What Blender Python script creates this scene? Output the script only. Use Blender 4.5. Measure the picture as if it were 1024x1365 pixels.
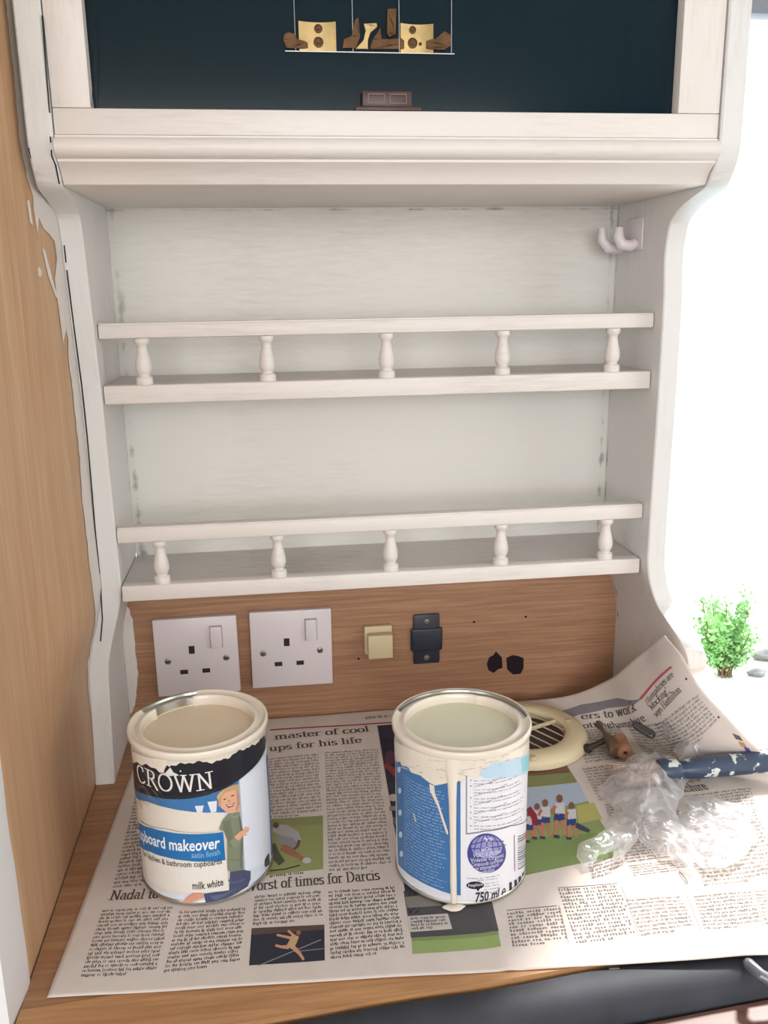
import bpy, bmesh, math, random
import numpy as np
from mathutils import Vector, Matrix
from mathutils.geometry import tessellate_polygon
random.seed(7); np.random.seed(7)
PI = math.pi
S = bpy.context.scene
COL = S.collection
for o in list(bpy.data.objects): bpy.data.objects.remove(o)

# ------------------------------------------------------------------ camera
CX, CY, CZ = 0.1422, -0.8948, 0.4536
YAW, PITCH, ROLL, FPX = 0.12623, 0.24670, -0.01522, 1183.33
def cam_axes():
    cy, sy, cp, sp = math.cos(YAW), math.sin(YAW), math.cos(PITCH), math.sin(PITCH)
    f = Vector((sy*cp, cy*cp, -sp)); r = Vector((cy, -sy, 0)); u = r.cross(f)
    cr, sr = math.cos(ROLL), math.sin(ROLL)
    return cr*r+sr*u, -sr*r+cr*u, f
AR, AU, AF = cam_axes()
cd = bpy.data.cameras.new('camera'); cam = bpy.data.objects.new('camera', cd); COL.objects.link(cam)
cam.matrix_world = Matrix(((AR.x, AU.x, -AF.x, CX), (AR.y, AU.y, -AF.y, CY), (AR.z, AU.z, -AF.z, CZ), (0, 0, 0, 1)))
cd.sensor_fit = 'VERTICAL'; cd.sensor_height = 24; cd.lens = FPX*24/1365; cd.clip_start = .01
S.camera = cam

# ------------------------------------------------------------------ light
S.view_settings.view_transform = 'Standard'; S.view_settings.look = 'None'
S.view_settings.exposure = -0.07; S.view_settings.gamma = 1; S.view_settings.use_curve_mapping = False
W = bpy.data.worlds.new('World'); S.world = W; W.use_nodes = True
wn = W.node_tree.nodes; bg = wn['Background']
bg.inputs[0].default_value = (.80, .90, 1, 1); bg.inputs[1].default_value = 3.0
def area(name, loc, aim, sx, sy, power, col):
    l = bpy.data.lights.new(name, 'AREA'); l.shape = 'RECTANGLE'; l.size = sx; l.size_y = sy
    l.energy = power; l.color = col
    o = bpy.data.objects.new(name, l); COL.objects.link(o); o.location = loc
    o.rotation_euler = (Vector(aim)-Vector(loc)).to_track_quat('-Z', 'Y').to_euler()
    return o
area('rear_fill_light', (.15, -2.3, .75), (.25, 0, .25), 1.5, 1.0, 22, (1, .93, .87))  # added frontal fill, set at an invented opening in the rear wall
area('side_fill_light', (1.62, -1.0, .45), (.25, -.2, .2), 1.0, .8, 7, (.93, .96, 1))  # added cool fill before the solid right wall, no window there
area('left_fill_light', (-1.1, -1.5, .45), (.45, -.1, .3), .9, .7, 7, (.82, .89, 1))  # added cool fill for the right panel's inner face, no window behind it
sun = bpy.data.lights.new('sun', 'SUN'); sun.energy = 7.5; sun.angle = math.radians(6); sun.color = (1, .97, .92)
so = bpy.data.objects.new('sun', sun); COL.objects.link(so); so.location = (2, 2, 3)
so.rotation_euler = Vector((-.42, -.56, -.66)).to_track_quat('-Z', 'Y').to_euler()

# ------------------------------------------------------------------ pixel -> real surface helpers
def ray(u, v):
    return (AR*((u-512)/FPX) + AU*((682.5-v)/FPX) + AF)
def on_plane(u, v, ax, val):
    d = ray(u, v); o = Vector((CX, CY, CZ)); t = (val-o[ax])/d[ax]; return o+d*t
def s2l(c):
    return tuple(((x/255)/12.92 if x/255 <= .04045 else ((x/255+.055)/1.055)**2.4) for x in c)

# ------------------------------------------------------------------ materials
def newmat(name):
    m = bpy.data.materials.new(name); m.use_nodes = True
    n = m.node_tree; return m, n.nodes, n.links, n.nodes['Principled BSDF']
def plain(name, rgb, rough=.5, metal=0, bump=0, bscale=200, var=.0, spec=.5, coat=0):
    m, N, L, b = newmat(name)
    c = s2l(rgb)
    b.inputs['Base Color'].default_value = (*c, 1); b.inputs['Roughness'].default_value = rough
    b.inputs['Metallic'].default_value = metal; b.inputs['Specular IOR Level'].default_value = spec
    b.inputs['Coat Weight'].default_value = coat
    tc = N.new('ShaderNodeTexCoord'); nz = N.new('ShaderNodeTexNoise'); nz.inputs['Scale'].default_value = bscale
    nz.inputs['Detail'].default_value = 4
    L.new(tc.outputs['Object'], nz.inputs['Vector'])
    if var:
        r = N.new('ShaderNodeValToRGB')
        r.color_ramp.elements[0].position = .3; r.color_ramp.elements[1].position = .7
        r.color_ramp.elements[0].color = (*[x*(1-var) for x in c], 1); r.color_ramp.elements[1].color = (*[min(1, x*(1+var)) for x in c], 1)
        L.new(nz.outputs['Fac'], r.inputs['Fac']); L.new(r.outputs[0], b.inputs['Base Color'])
    if bump:
        bp = N.new('ShaderNodeBump'); bp.inputs['Strength'].default_value = bump; bp.inputs['Distance'].default_value = .001
        L.new(nz.outputs['Fac'], bp.inputs['Height']); L.new(bp.outputs[0], b.inputs['Normal'])
    return m
def wood(name, ca, cb, cc, scale, rough=.45, ring=60, contrast=.5):
    """scale = stretch vector: small along the grain"""
    m, N, L, b = newmat(name)
    tc = N.new('ShaderNodeTexCoord'); mp = N.new('ShaderNodeMapping'); mp.inputs['Scale'].default_value = scale
    L.new(tc.outputs['Object'], mp.inputs['Vector'])
    n1 = N.new('ShaderNodeTexNoise'); n1.inputs['Scale'].default_value = 6; n1.inputs['Detail'].default_value = 3; n1.inputs['Distortion'].default_value = .4
    n2 = N.new('ShaderNodeTexNoise'); n2.inputs['Scale'].default_value = ring; n2.inputs['Detail'].default_value = 5; n2.inputs['Roughness'].default_value = .65
    L.new(mp.outputs[0], n1.inputs['Vector']); L.new(mp.outputs[0], n2.inputs['Vector'])
    r1 = N.new('ShaderNodeValToRGB'); e = r1.color_ramp.elements
    e[0].position = .3; e[0].color = (*s2l(ca), 1); e[1].position = .7; e[1].color = (*s2l(cb), 1)
    L.new(n1.outputs['Fac'], r1.inputs['Fac'])
    r2 = N.new('ShaderNodeValToRGB'); e = r2.color_ramp.elements
    e[0].position = .38; e[0].color = (1, 1, 1, 1); e[1].position = .62; e[1].color = (0, 0, 0, 1)
    L.new(n2.outputs['Fac'], r2.inputs['Fac'])
    mu = N.new('ShaderNodeMath'); mu.operation = 'MULTIPLY'; mu.inputs[1].default_value = contrast
    L.new(r2.outputs[0], mu.inputs[0])
    mx = N.new('ShaderNodeMixRGB'); mx.inputs[2].default_value = (*s2l(cc), 1)
    L.new(mu.outputs[0], mx.inputs[0]); L.new(r1.outputs[0], mx.inputs[1]); L.new(mx.outputs[0], b.inputs['Base Color'])
    b.inputs['Roughness'].default_value = rough; b.inputs['Specular IOR Level'].default_value = .35
    bp = N.new('ShaderNodeBump'); bp.inputs['Strength'].default_value = .25; bp.inputs['Distance'].default_value = .0004
    L.new(n2.outputs['Fac'], bp.inputs['Height']); L.new(bp.outputs[0], b.inputs['Normal'])
    return m
def painted(name, base, thin, scale, amount=.35, corner=None):
    """thin white brushed paint with the darker ground showing through in streaks; corner=(x0,x1) adds worn unpainted corner lines"""
    m, N, L, b = newmat(name)
    g = N.new('ShaderNodeNewGeometry'); mp = N.new('ShaderNodeMapping'); mp.inputs['Scale'].default_value = scale
    L.new(g.outputs['Position'], mp.inputs['Vector'])
    n1 = N.new('ShaderNodeTexNoise'); n1.inputs['Scale'].default_value = 30; n1.inputs['Detail'].default_value = 6; n1.inputs['Roughness'].default_value = .7
    L.new(mp.outputs[0], n1.inputs['Vector'])
    n0 = N.new('ShaderNodeTexNoise'); n0.inputs['Scale'].default_value = 5; n0.inputs['Detail'].default_value = 3
    L.new(g.outputs['Position'], n0.inputs['Vector'])
    ml = N.new('ShaderNodeMath'); ml.operation = 'MULTIPLY'; L.new(n1.outputs['Fac'], ml.inputs[0]); L.new(n0.outputs['Fac'], ml.inputs[1])
    r = N.new('ShaderNodeMapRange'); r.inputs['From Min'].default_value = .24; r.inputs['From Max'].default_value = .42
    r.inputs['To Min'].default_value = 0; r.inputs['To Max'].default_value = amount
    L.new(ml.outputs[0], r.inputs['Value'])
    mx = N.new('ShaderNodeMixRGB'); mx.inputs[1].default_value = (*s2l(base), 1); mx.inputs[2].default_value = (*s2l(thin), 1)
    L.new(r.outputs[0], mx.inputs[0]); out = mx.outputs[0]
    if corner:
        sx = N.new('ShaderNodeSeparateXYZ'); L.new(g.outputs['Position'], sx.inputs[0])
        nw = N.new('ShaderNodeTexNoise'); nw.inputs['Scale'].default_value = 45; nw.inputs['Detail'].default_value = 4
        L.new(g.outputs['Position'], nw.inputs['Vector'])
        nb = N.new('ShaderNodeTexNoise'); nb.inputs['Scale'].default_value = 14; nb.inputs['Detail'].default_value = 2
        L.new(g.outputs['Position'], nb.inputs['Vector'])
        for (axis, c0, wd) in corner:
            d = N.new('ShaderNodeMath'); d.operation = 'SUBTRACT'; L.new(sx.outputs[axis], d.inputs[0]); d.inputs[1].default_value = c0
            a = N.new('ShaderNodeMath'); a.operation = 'ABSOLUTE'; L.new(d.outputs[0], a.inputs[0])
            w = N.new('ShaderNodeMath'); w.operation = 'MULTIPLY_ADD'; L.new(nw.outputs['Fac'], w.inputs[0]); w.inputs[1].default_value = wd*6; w.inputs[2].default_value = -wd*2.6
            q = N.new('ShaderNodeMath'); q.operation = 'SUBTRACT'; L.new(w.outputs[0], q.inputs[0]); L.new(a.outputs[0], q.inputs[1])
            k = N.new('ShaderNodeMapRange'); k.inputs['From Min'].default_value = 0; k.inputs['From Max'].default_value = wd*1.2
            k.inputs['To Max'].default_value = .8
            L.new(q.outputs[0], k.inputs['Value'])
            k2 = N.new('ShaderNodeMapRange'); k2.inputs['From Min'].default_value = .30; k2.inputs['From Max'].default_value = .50
            L.new(nb.outputs['Fac'], k2.inputs['Value'])
            k3 = N.new('ShaderNodeMath'); k3.operation = 'MULTIPLY'; L.new(k.outputs[0], k3.inputs[0]); L.new(k2.outputs[0], k3.inputs[1])
            m2 = N.new('ShaderNodeMixRGB'); m2.inputs[2].default_value = (*s2l((112, 110, 104)), 1)
            L.new(k3.outputs[0], m2.inputs[0]); L.new(out, m2.inputs[1]); out = m2.outputs[0]
    L.new(out, b.inputs['Base Color']); b.inputs['Roughness'].default_value = .42; b.inputs['Specular IOR Level'].default_value = .4
    bp = N.new('ShaderNodeBump'); bp.inputs['Strength'].default_value = .3; bp.inputs['Distance'].default_value = .0004
    L.new(n1.outputs['Fac'], bp.inputs['Height']); L.new(bp.outputs[0], b.inputs['Normal'])
    return m
M = {}
M['oak_v'] = wood('oak_veneer_vertical', (206, 170, 134), (194, 154, 118), (176, 134, 98), (14, 14, .5), ring=24, contrast=.5)
M['oak_h'] = wood('oak_veneer_horizontal', (184, 142, 110), (170, 126, 96), (136, 96, 72), (.5, 14, 14), ring=24, contrast=.6)
M['counter'] = wood('oak_worktop', (182, 138, 104), (164, 120, 88), (130, 90, 64), (.6, 10, 10), ring=20, contrast=.55)
M['edging'] = wood('oak_edging', (198, 150, 104), (180, 132, 90), (146, 102, 68), (.7, 12, 12), ring=20, contrast=.5)
WB, WT = (226, 218, 212), (196, 186, 178)
M['paint_h'] = painted('white_paint_brushed_across', WB, WT, (1, 12, 12), .55)
M['paint_v'] = painted('white_paint_brushed_upright', WB, WT, (12, 12, 1), .55)
M['paint_back'] = painted('white_paint_on_back_panel', (222, 219, 212), (200, 194, 184), (1, 6, 9), .5, [(0, .005, .0048), (0, .4895, .0034), (2, .5275, .0014)])
M['paint_side'] = painted('white_paint_on_side', (222, 220, 217), (198, 194, 190), (9, 5, 1), .5, [(1, -.004, .003)])
M['paint_shelf'] = painted('white_paint_thin_on_shelf', (206, 200, 196), (150, 142, 136), (1, 14, 14), .9)
M['white_post'] = plain('white_gloss_paint', (232, 230, 230), .4, bump=.15, bscale=60)
M['teal'] = plain('dark_teal_glass', (10, 32, 40), .10, bump=.0, spec=.18)
M['dark'] = plain('dark_gap', (22, 18, 16), .8)
M['brass'] = plain('brass', (172, 148, 102), .35, .85, bump=.1, bscale=90, var=.15)
M['brass_dark'] = plain('tarnished_brass', (92, 64, 38), .5, .6, var=.3, bscale=120)
M['chrome'] = plain('chrome', (190, 192, 195), .2, 1)
M['steel'] = plain('tin_plate', (190, 188, 182), .28, 1, bump=.08, bscale=150)
M['brown'] = plain('brown_plastic', (72, 48, 46), .4)
M['plastic'] = plain('white_plastic', (226, 216, 218), .3, spec=.5)
M['plastic_cream'] = plain('cream_plastic', (214, 196, 158), .4)
M['cream_vent'] = plain('aged_cream_plastic', (224, 208, 172), .4, var=.05, bscale=20)
M['black'] = plain('black_plastic', (42, 46, 60), .4)
M['slot'] = plain('slot_shadow', (36, 30, 28), .7)
M['screw'] = plain('screw_steel', (150, 146, 142), .35, .9)
M['cream_wet'] = plain('cream_paint_wet', (230, 219, 203), .25, bump=.1, bscale=60, coat=.3)
M['cream_can1'] = plain('cream_paint_in_first_can', (218, 200, 170), .16, coat=.4)
M['cream_can2'] = plain('cream_paint_in_second_can', (216, 212, 186), .2, coat=.4)
M['paper'] = plain('newsprint', (214, 202, 194), .85, bump=.35, bscale=45, var=.03, spec=.1)
M['rubber'] = plain('black_rubber', (52, 54, 62), .7, bump=.3, bscale=30, var=.2)
M['rubber_dark'] = plain('black_gap_metal', (26, 25, 27), .6)
M['grey_plug'] = plain('grey_metal', (112, 108, 110), .35, .7)
M['rusty'] = plain('dark_rusty_steel', (62, 52, 50), .55, .4, var=.4, bscale=300)
M['peg'] = wood('turned_wood', (178, 132, 104), (160, 112, 86), (120, 80, 60), (20, 20, 4), ring=10, contrast=.4)
def flat(name, rgb, rough=.5, spec=.3):
    m, N, L, b = newmat(name); b.inputs['Base Color'].default_value = (*s2l(rgb), 1); b.inputs['Roughness'].default_value = rough
    b.inputs['Specular IOR Level'].default_value = spec; return m
_fl = {}
def ink(rgb, rough=.8):
    k = (rgb, rough)
    if k not in _fl: _fl[k] = flat('ink_%d_%d_%d' % rgb, rgb, rough, .15 if rough > .6 else .5)
    return _fl[k]

# ------------------------------------------------------------------ object helpers
def link(o, parent=None):
    COL.objects.link(o)
    if parent is not None: o.parent = parent
    return o
def thing(name, label, cat, loc=(0, 0, 0), group=None, rotz=0):
    o = bpy.data.objects.new(name, None); o.empty_display_size = .02; link(o); o.location = loc; o.rotation_euler = (0, 0, rotz)
    o['label'] = label; o['category'] = cat
    if group: o['group'] = group
    return o
def tag(o, label, cat, group=None):
    o['label'] = label; o['category'] = cat
    if group: o['group'] = group
    return o
def finish(name, bm, mats, parent=None, smooth=False, recalc=True):
    if recalc: bmesh.ops.recalc_face_normals(bm, faces=bm.faces)
    me = bpy.data.meshes.new(name); bm.to_mesh(me); bm.free()
    for m in (mats if isinstance(mats, (list, tuple)) else [mats]): me.materials.append(m)
    if smooth:
        for p in me.polygons: p.use_smooth = True
        if smooth != 'all': me.set_sharp_from_angle(angle=math.radians(38))
    return link(bpy.data.objects.new(name, me), parent)
def local(parent, p):   # parents sit unrotated: children in world coords are shifted
    return p
def bm_box(bm, x0, x1, y0, y1, z0, z1, bev=0, seg=2, mi=0):
    r = bmesh.ops.create_cube(bm, size=1); vs = r['verts']
    for v in vs:
        v.co = Vector(((x0+x1)/2+v.co.x*(x1-x0), (y0+y1)/2+v.co.y*(y1-y0), (z0+z1)/2+v.co.z*(z1-z0)))
    fs = {f for v in vs for f in v.link_faces}
    for f in fs: f.material_index = mi
    if bev:
        es = list({e for v in vs for e in v.link_edges})
        bmesh.ops.bevel(bm, geom=es, offset=bev, segments=seg, affect='EDGES', profile=.5)
    return vs
def box(name, x0, x1, y0, y1, z0, z1, mat, parent=None, bev=0, seg=2):
    """box whose object origin is its own centre; parent is assumed at parent.location, unrotated"""
    bm = bmesh.new(); off = parent.location if parent is not None and parent.parent is None else Vector()
    if parent is not None and parent.parent is not None: off = parent.parent.location+parent.location
    bm_box(bm, x0-off.x, x1-off.x, y0-off.y, y1-off.y, z0-off.z, z1-off.z, bev, seg)
    return finish(name, bm, mat, parent, smooth=bool(bev))
def bm_lathe(bm, prof, n=48, a0=0, a1=2*PI, mi=0, wob=None):
    full = abs(a1-a0-2*PI) < 1e-6; k = n if full else n+1
    rings = []
    for i in range(k):
        a = a0+(a1-a0)*i/n
        ring = []
        for j, (r, z) in enumerate(prof):
            rr, zz = (r, z) if wob is None else wob(a, j, r, z)
            ring.append(bm.verts.new((rr*math.cos(a), rr*math.sin(a), zz)))
        rings.append(ring)
    for i in range(n):
        A, B = rings[i], rings[(i+1) % k]
        for j in range(len(prof)-1):
            try:
                f = bm.faces.new((A[j], B[j], B[j+1], A[j+1])); f.material_index = mi
            except ValueError: pass
    return rings
def lathe(name, prof, mat, parent=None, n=48, smooth=True, **k):
    bm = bmesh.new(); bm_lathe(bm, prof, n, **k)
    bmesh.ops.remove_doubles(bm, verts=bm.verts, dist=1e-6)
    return finish(name, bm, mat, parent, smooth=smooth)
def bm_tube(bm, pts, rad, n=10, mi=0, cap=True, flatz=1):
    pts = [Vector(p) for p in pts]; rings = []
    for i, p in enumerate(pts):
        d = (pts[min(i+1, len(pts)-1)]-pts[max(i-1, 0)]).normalized()
        up = Vector((0, 0, 1)) if abs(d.z) < .95 else Vector((1, 0, 0))
        s = d.cross(up).normalized(); t = s.cross(d)
        r = rad[i] if isinstance(rad, (list, tuple)) else rad
        rings.append([bm.verts.new(p+s*r*math.cos(2*PI*k/n)+t*r*flatz*math.sin(2*PI*k/n)) for k in range(n)])
    for i in range(len(pts)-1):
        for k in range(n):
            f = bm.faces.new((rings[i][k], rings[i][(k+1) % n], rings[i+1][(k+1) % n], rings[i+1][k])); f.material_index = mi
    if cap:
        for r in (rings[0], rings[-1]):
            f = bm.faces.new(r); f.material_index = mi
def tube(name, pts, rad, mat, parent=None, n=10, flatz=1):
    bm = bmesh.new()
    off = parent.location if parent is not None else Vector()
    bm_tube(bm, [Vector(p)-off for p in pts], rad, n, flatz=flatz)
    return finish(name, bm, mat, parent, smooth=True)
def prism(name, outline, ax, lo, hi, mat, parent=None, shift=None, bev=0):
    """outline of 2D points in the plane normal to ax; extruded lo..hi; shift(p3)->p3"""
    bm = bmesh.new(); off = parent.location if parent is not None else Vector()
    def p3(p, w):
        v = [0, 0, 0]; o = [a for a in range(3) if a != ax]; v[o[0]], v[o[1]] = p; v[ax] = w
        return Vector(v)
    A = [p3(p, lo) for p in outline]; B = [p3(p, hi) for p in outline]
    if shift: A = [shift(p) for p in A]; B = [shift(p) for p in B]
    tri = tessellate_polygon([[Vector((p[0], p[1], 0)) for p in outline]])
    va = [bm.verts.new(p-off) for p in A]; vb = [bm.verts.new(p-off) for p in B]; n = len(A)
    for t in tri:
        bm.faces.new([va[i] for i in t]); bm.faces.new([vb[i] for i in reversed(t)])
    for i in range(n): bm.faces.new((va[i], va[(i+1) % n], vb[(i+1) % n], vb[i]))
    return finish(name, bm, mat, parent, smooth=True)
def subgrid(name, f, nu, nv, mat, parent=None, smooth=True, thick=0):
    off = np.array(parent.location) if parent is not None else np.zeros(3)
    uu, vv = np.meshgrid(np.linspace(0, 1, nu), np.linspace(0, 1, nv), indexing='ij')
    P = f(uu.ravel(), vv.ravel())-off
    me = bpy.data.meshes.new(name)
    F = [(i*nv+j, (i+1)*nv+j, (i+1)*nv+j+1, i*nv+j+1) for i in range(nu-1) for j in range(nv-1)]
    me.from_pydata(P.tolist(), [], F); me.materials.append(mat)
    for p in me.polygons: p.use_smooth = smooth
    o = link(bpy.data.objects.new(name, me), parent)
    if thick:
        md = o.modifiers.new('thick', 'SOLIDIFY'); md.thickness = thick; md.offset = -1
    return o

# ------------------------------------------------------------------ flat print on real surfaces
class Print:
    """2D shapes laid on a surface by f(points Nx2, layer N) -> Nx3"""
    def __init__(s, f): s.f = f; s.p = []; s.l = []; s.t = []; s.m = []; s.mats = []
    def mi(s, mat):
        if mat not in s.mats: s.mats.append(mat)
        return s.mats.index(mat)
    def poly(s, pts, mat, layer=1, maxlen=None):
        mi = s.mi(mat); pts = [Vector((p[0], p[1], 0)) for p in pts]
        if len(pts) == 4 and not maxlen: tris = [(0, 1, 2), (0, 2, 3)]
        else: tris = tessellate_polygon([pts])
        T = [tuple((pts[i].x, pts[i].y) for i in t) for t in tris]
        if maxlen:
            out = []
            while T:
                a, b, c = T.pop()
                L = [math.dist(a, b), math.dist(b, c), math.dist(c, a)]; k = L.index(max(L))
                if L[k] <= maxlen: out.append((a, b, c)); continue
                if k == 0: m = ((a[0]+b[0])/2, (a[1]+b[1])/2); T += [(a, m, c), (m, b, c)]
                elif k == 1: m = ((b[0]+c[0])/2, (b[1]+c[1])/2); T += [(a, b, m), (a, m, c)]
                else: m = ((c[0]+a[0])/2, (c[1]+a[1])/2); T += [(a, b, m), (m, b, c)]
            T = out
        for t in T:
            i = len(s.p); s.p += list(t); s.l += [layer]*3; s.t.append((i, i+1, i+2)); s.m.append(mi)
    def mesh2d(s, P, T, mat, layer=1):
        mi = s.mi(mat); i = len(s.p); s.p += [tuple(p) for p in P]; s.l += [layer]*len(P)
        for t in T: s.t.append(tuple(i+k for k in t)); s.m.append(mi)
    def build(s, name, parent=None, stuff=False):
        P = s.f(np.array(s.p, float), np.array(s.l, float))
        if parent is not None: P = P-np.array(parent.location)
        me = bpy.data.meshes.new(name); me.from_pydata(P.tolist(), [], s.t)
        for m in s.mats: me.materials.append(m)
        me.polygons.foreach_set('material_index', s.m)
        o = link(bpy.data.objects.new(name, me), parent)
        if stuff: o['kind'] = 'stuff'
        return o
def inv(f, u, v, guess):
    """2D coordinates on surface f that the photo's point (u,v) shows"""
    g = np.array(guess, float); o = np.array((CX, CY, CZ)); Rm = np.array((AR, AU, AF))
    def pr(g):
        P = f(np.array([g, g+(1e-5, 0), g+(0, 1e-5)]), np.zeros(3)); q = (P-o)@Rm.T
        return np.stack([512+FPX*q[:, 0]/q[:, 2], 682.5-FPX*q[:, 1]/q[:, 2]], -1)
    for _ in range(25):
        a = pr(g); J = np.array([(a[1]-a[0])/1e-5, (a[2]-a[0])/1e-5]).T
        st = np.linalg.solve(J, np.array((u, v))-a[0]); n = np.linalg.norm(st)
        if n > .03: st *= .03/n
        g = g+st
        if n < 1e-6: break
    return g
def bil(q, a, b):   # q = TL,TR,BR,BL
    TL, TR, BR, BL = [np.array(x) for x in q]
    return (TL*(1-a)+TR*a)*(1-b)+(BL*(1-a)+BR*a)*b
# broad-nib serif alphabet (original strokes): thick uprights, thin curves, hairline serifs
def arc(cx, cy, rx, ry, a0, a1, n=12):
    return [(cx+rx*math.cos(math.radians(a0+(a1-a0)*i/n)), cy+ry*math.sin(math.radians(a0+(a1-a0)*i/n))) for i in range(n+1)]
def SF(x, y, w=.13): return [(x-w, y), (x+w, y)]
G = {
 'a': (.46, [arc(.2, .15, .14, .14, 80, 280), [(.33, .02), (.33, .34)]+arc(.21, .34, .12, .13, 0, 150), [(.33, .05), (.42, 0)]]),
 'c': (.42, [arc(.23, .235, .17, .235, 45, 320)]),
 'd': (.52, [arc(.21, .235, .15, .235, 40, 330), [(.38, .72), (.38, 0)], [(.28, .72), (.38, .72)], [(.38, 0), (.48, 0)]]),
 'e': (.45, [arc(.23, .235, .17, .235, 0, 320), [(.08, .25), (.4, .25)]]),
 'f': (.32, [[(.14, 0), (.14, .55)]+arc(.25, .57, .11, .14, 180, 40), SF(.14, 0), [(.02, .46), (.28, .46)]]),
 'g': (.46, [arc(.2, .31, .13, .15, 0, 360), arc(.2, -.08, .17, .1, 0, 360), [(.1, .17), (.07, .08), (.3, .04)], [(.31, .42), (.43, .47)]]),
 'h': (.54, [[(.12, 0), (.12, .72)], [(.03, .72), (.12, .72)], SF(.12, 0), arc(.25, .32, .15, .15, 160, 0)+[(.4, 0)], SF(.4, 0)]),
 'i': (.27, [[(.13, 0), (.13, .46)], SF(.13, 0), [(.03, .46), (.13, .46)], [(.12, .66), (.15, .66)]]),
 'k': (.52, [[(.12, 0), (.12, .72)], SF(.12, 0), [(.03, .72), (.12, .72)], [(.14, .2), (.4, .46)], [(.22, .28), (.42, 0)], SF(.42, 0, .09), SF(.38, .46, .09)]),
 'l': (.27, [[(.13, 0), (.13, .72)], SF(.13, 0), [(.03, .72), (.13, .72)]]),
 'm': (.82, [[(.12, 0), (.12, .46)], [(.03, .46), (.12, .46)], SF(.12, 0), arc(.24, .32, .14, .15, 160, 0)+[(.38, 0)], SF(.38, 0), arc(.52, .32, .14, .15, 160, 0)+[(.67, 0)], SF(.67, 0)]),
 'n': (.54, [[(.12, 0), (.12, .46)], [(.03, .46), (.12, .46)], SF(.12, 0), arc(.25, .32, .15, .15, 160, 0)+[(.4, 0)], SF(.4, 0)]),
 'o': (.48, [arc(.24, .235, .18, .235, 0, 360, 18)]),
 'p': (.52, [[(.12, -.22), (.12, .46)], [(.03, .46), (.12, .46)], SF(.12, -.22), arc(.28, .235, .17, .235, 150, -150)]),
 'r': (.38, [[(.12, 0), (.12, .46)], [(.03, .46), (.12, .46)], SF(.12, 0), arc(.26, .32, .13, .13, 160, 50)]),
 's': (.38, [arc(.19, .355, .13, .11, 30, 230)+[(.2, .24)]+arc(.18, .12, .14, .12, 50, -150)]),
 't': (.32, [[(.14, .62), (.14, .12)]+arc(.24, .12, .1, .12, 180, 300), [(.02, .46), (.28, .46)]]),
 'u': (.54, [[(.12, .46), (.12, .15)]+arc(.25, .14, .13, .14, 180, 350), [(.4, .46), (.4, 0)], [(.03, .46), (.12, .46)], [(.31, .46), (.4, .46)], [(.4, 0), (.49, 0)]]),
 'w': (.7, [[(.08, .46), (.22, 0)], [(.22, 0), (.34, .44)], [(.34, .46), (.48, 0)], [(.48, 0), (.61, .46)], SF(.08, .46, .09), SF(.34, .46, .08), SF(.61, .46, .08)]),
 'y': (.48, [[(.08, .46), (.24, .02)], [(.4, .46), (.24, 0), (.16, -.18), (.06, -.2)], SF(.08, .46, .08), SF(.4, .46, .08)]),
 'N': (.74, [[(.14, 0), (.14, .7)], [(.14, .7), (.58, 0)], [(.58, 0), (.58, .7)], SF(.14, 0), SF(.58, .7), [(.03, .7), (.14, .7)]]),
 'W': (.98, [[(.1, .7), (.3, 0)], [(.3, 0), (.48, .68)], [(.48, .7), (.68, 0)], [(.68, 0), (.88, .7)], SF(.1, .7), SF(.48, .7, .1), SF(.88, .7, .1)]),
 'D': (.7, [[(.14, 0), (.14, .7)], [(.04, .7), (.3, .7)]+arc(.3, .35, .3, .35, 90, -90)+[(.04, 0)]]),
 'H': (.74, [[(.14, 0), (.14, .7)], [(.58, 0), (.58, .7)], [(.14, .36), (.58, .36)], SF(.14, 0), SF(.14, .7), SF(.58, 0), SF(.58, .7)]),
 'M': (.88, [[(.14, 0), (.14, .7)], [(.14, .7), (.42, .05)], [(.42, .05), (.72, .7)], [(.72, 0), (.72, .7)], SF(.14, 0), SF(.72, 0), [(.03, .7), (.14, .7)], [(.72, .7), (.83, .7)]]),
 'Y': (.66, [[(.1, .7), (.33, .34), (.56, .7)], [(.33, .34), (.33, 0)], SF(.1, .7), SF(.56, .7), SF(.33, 0)]),
 'C': (.7, [arc(.36, .35, .3, .36, 50, 318, 18), [(.56, .52), (.56, .68)]]),
 'R': (.66, [[(.14, 0), (.14, .7)], [(.04, .7), (.3, .7)]+arc(.3, .53, .17, .17, 90, -90)+[(.14, .36)], [(.3, .36), (.62, -.06)], SF(.14, 0, .1)]),
 'O': (.78, [arc(.38, .35, .32, .36, 0, 360, 24)]),
 "'": (.2, [[(.1, .72), (.08, .58)]]), ',': (.2, [[(.1, .04), (.06, -.1)]]), '.': (.2, [[(.09, .03), (.12, .03)]]), ' ': (.26, []),
}
def nib_text(txt, nx=.062, ny=.02, track=0):
    """-> 2D verts, tris in em units, and total width"""
    P, T, x = [], [], 0
    for ch in txt:
        w, strokes = G[ch]
        for st in strokes:
            for (a, b) in zip(st[:-1], st[1:]):
                pts = []
                for q in (a, b):
                    for (dx, dy) in ((-nx, -ny), (nx, -ny), (nx, ny), (-nx, ny)): pts.append((q[0]+x+dx, q[1]+dy))
                # hull of the two nib rectangles
                pts = sorted(set(pts))
                def half(pp):
                    h = []
                    for p in pp:
                        while len(h) > 1 and (h[-1][0]-h[-2][0])*(p[1]-h[-2][1])-(h[-1][1]-h[-2][1])*(p[0]-h[-2][0]) <= 0: h.pop()
                        h.append(p)
                    return h[:-1]
                hl = half(pts)+half(pts[::-1]); i = len(P); P += hl
                T += [(i, i+k, i+k+1) for k in range(1, len(hl)-1)]
        x += w+track
    return P, T, x
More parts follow.
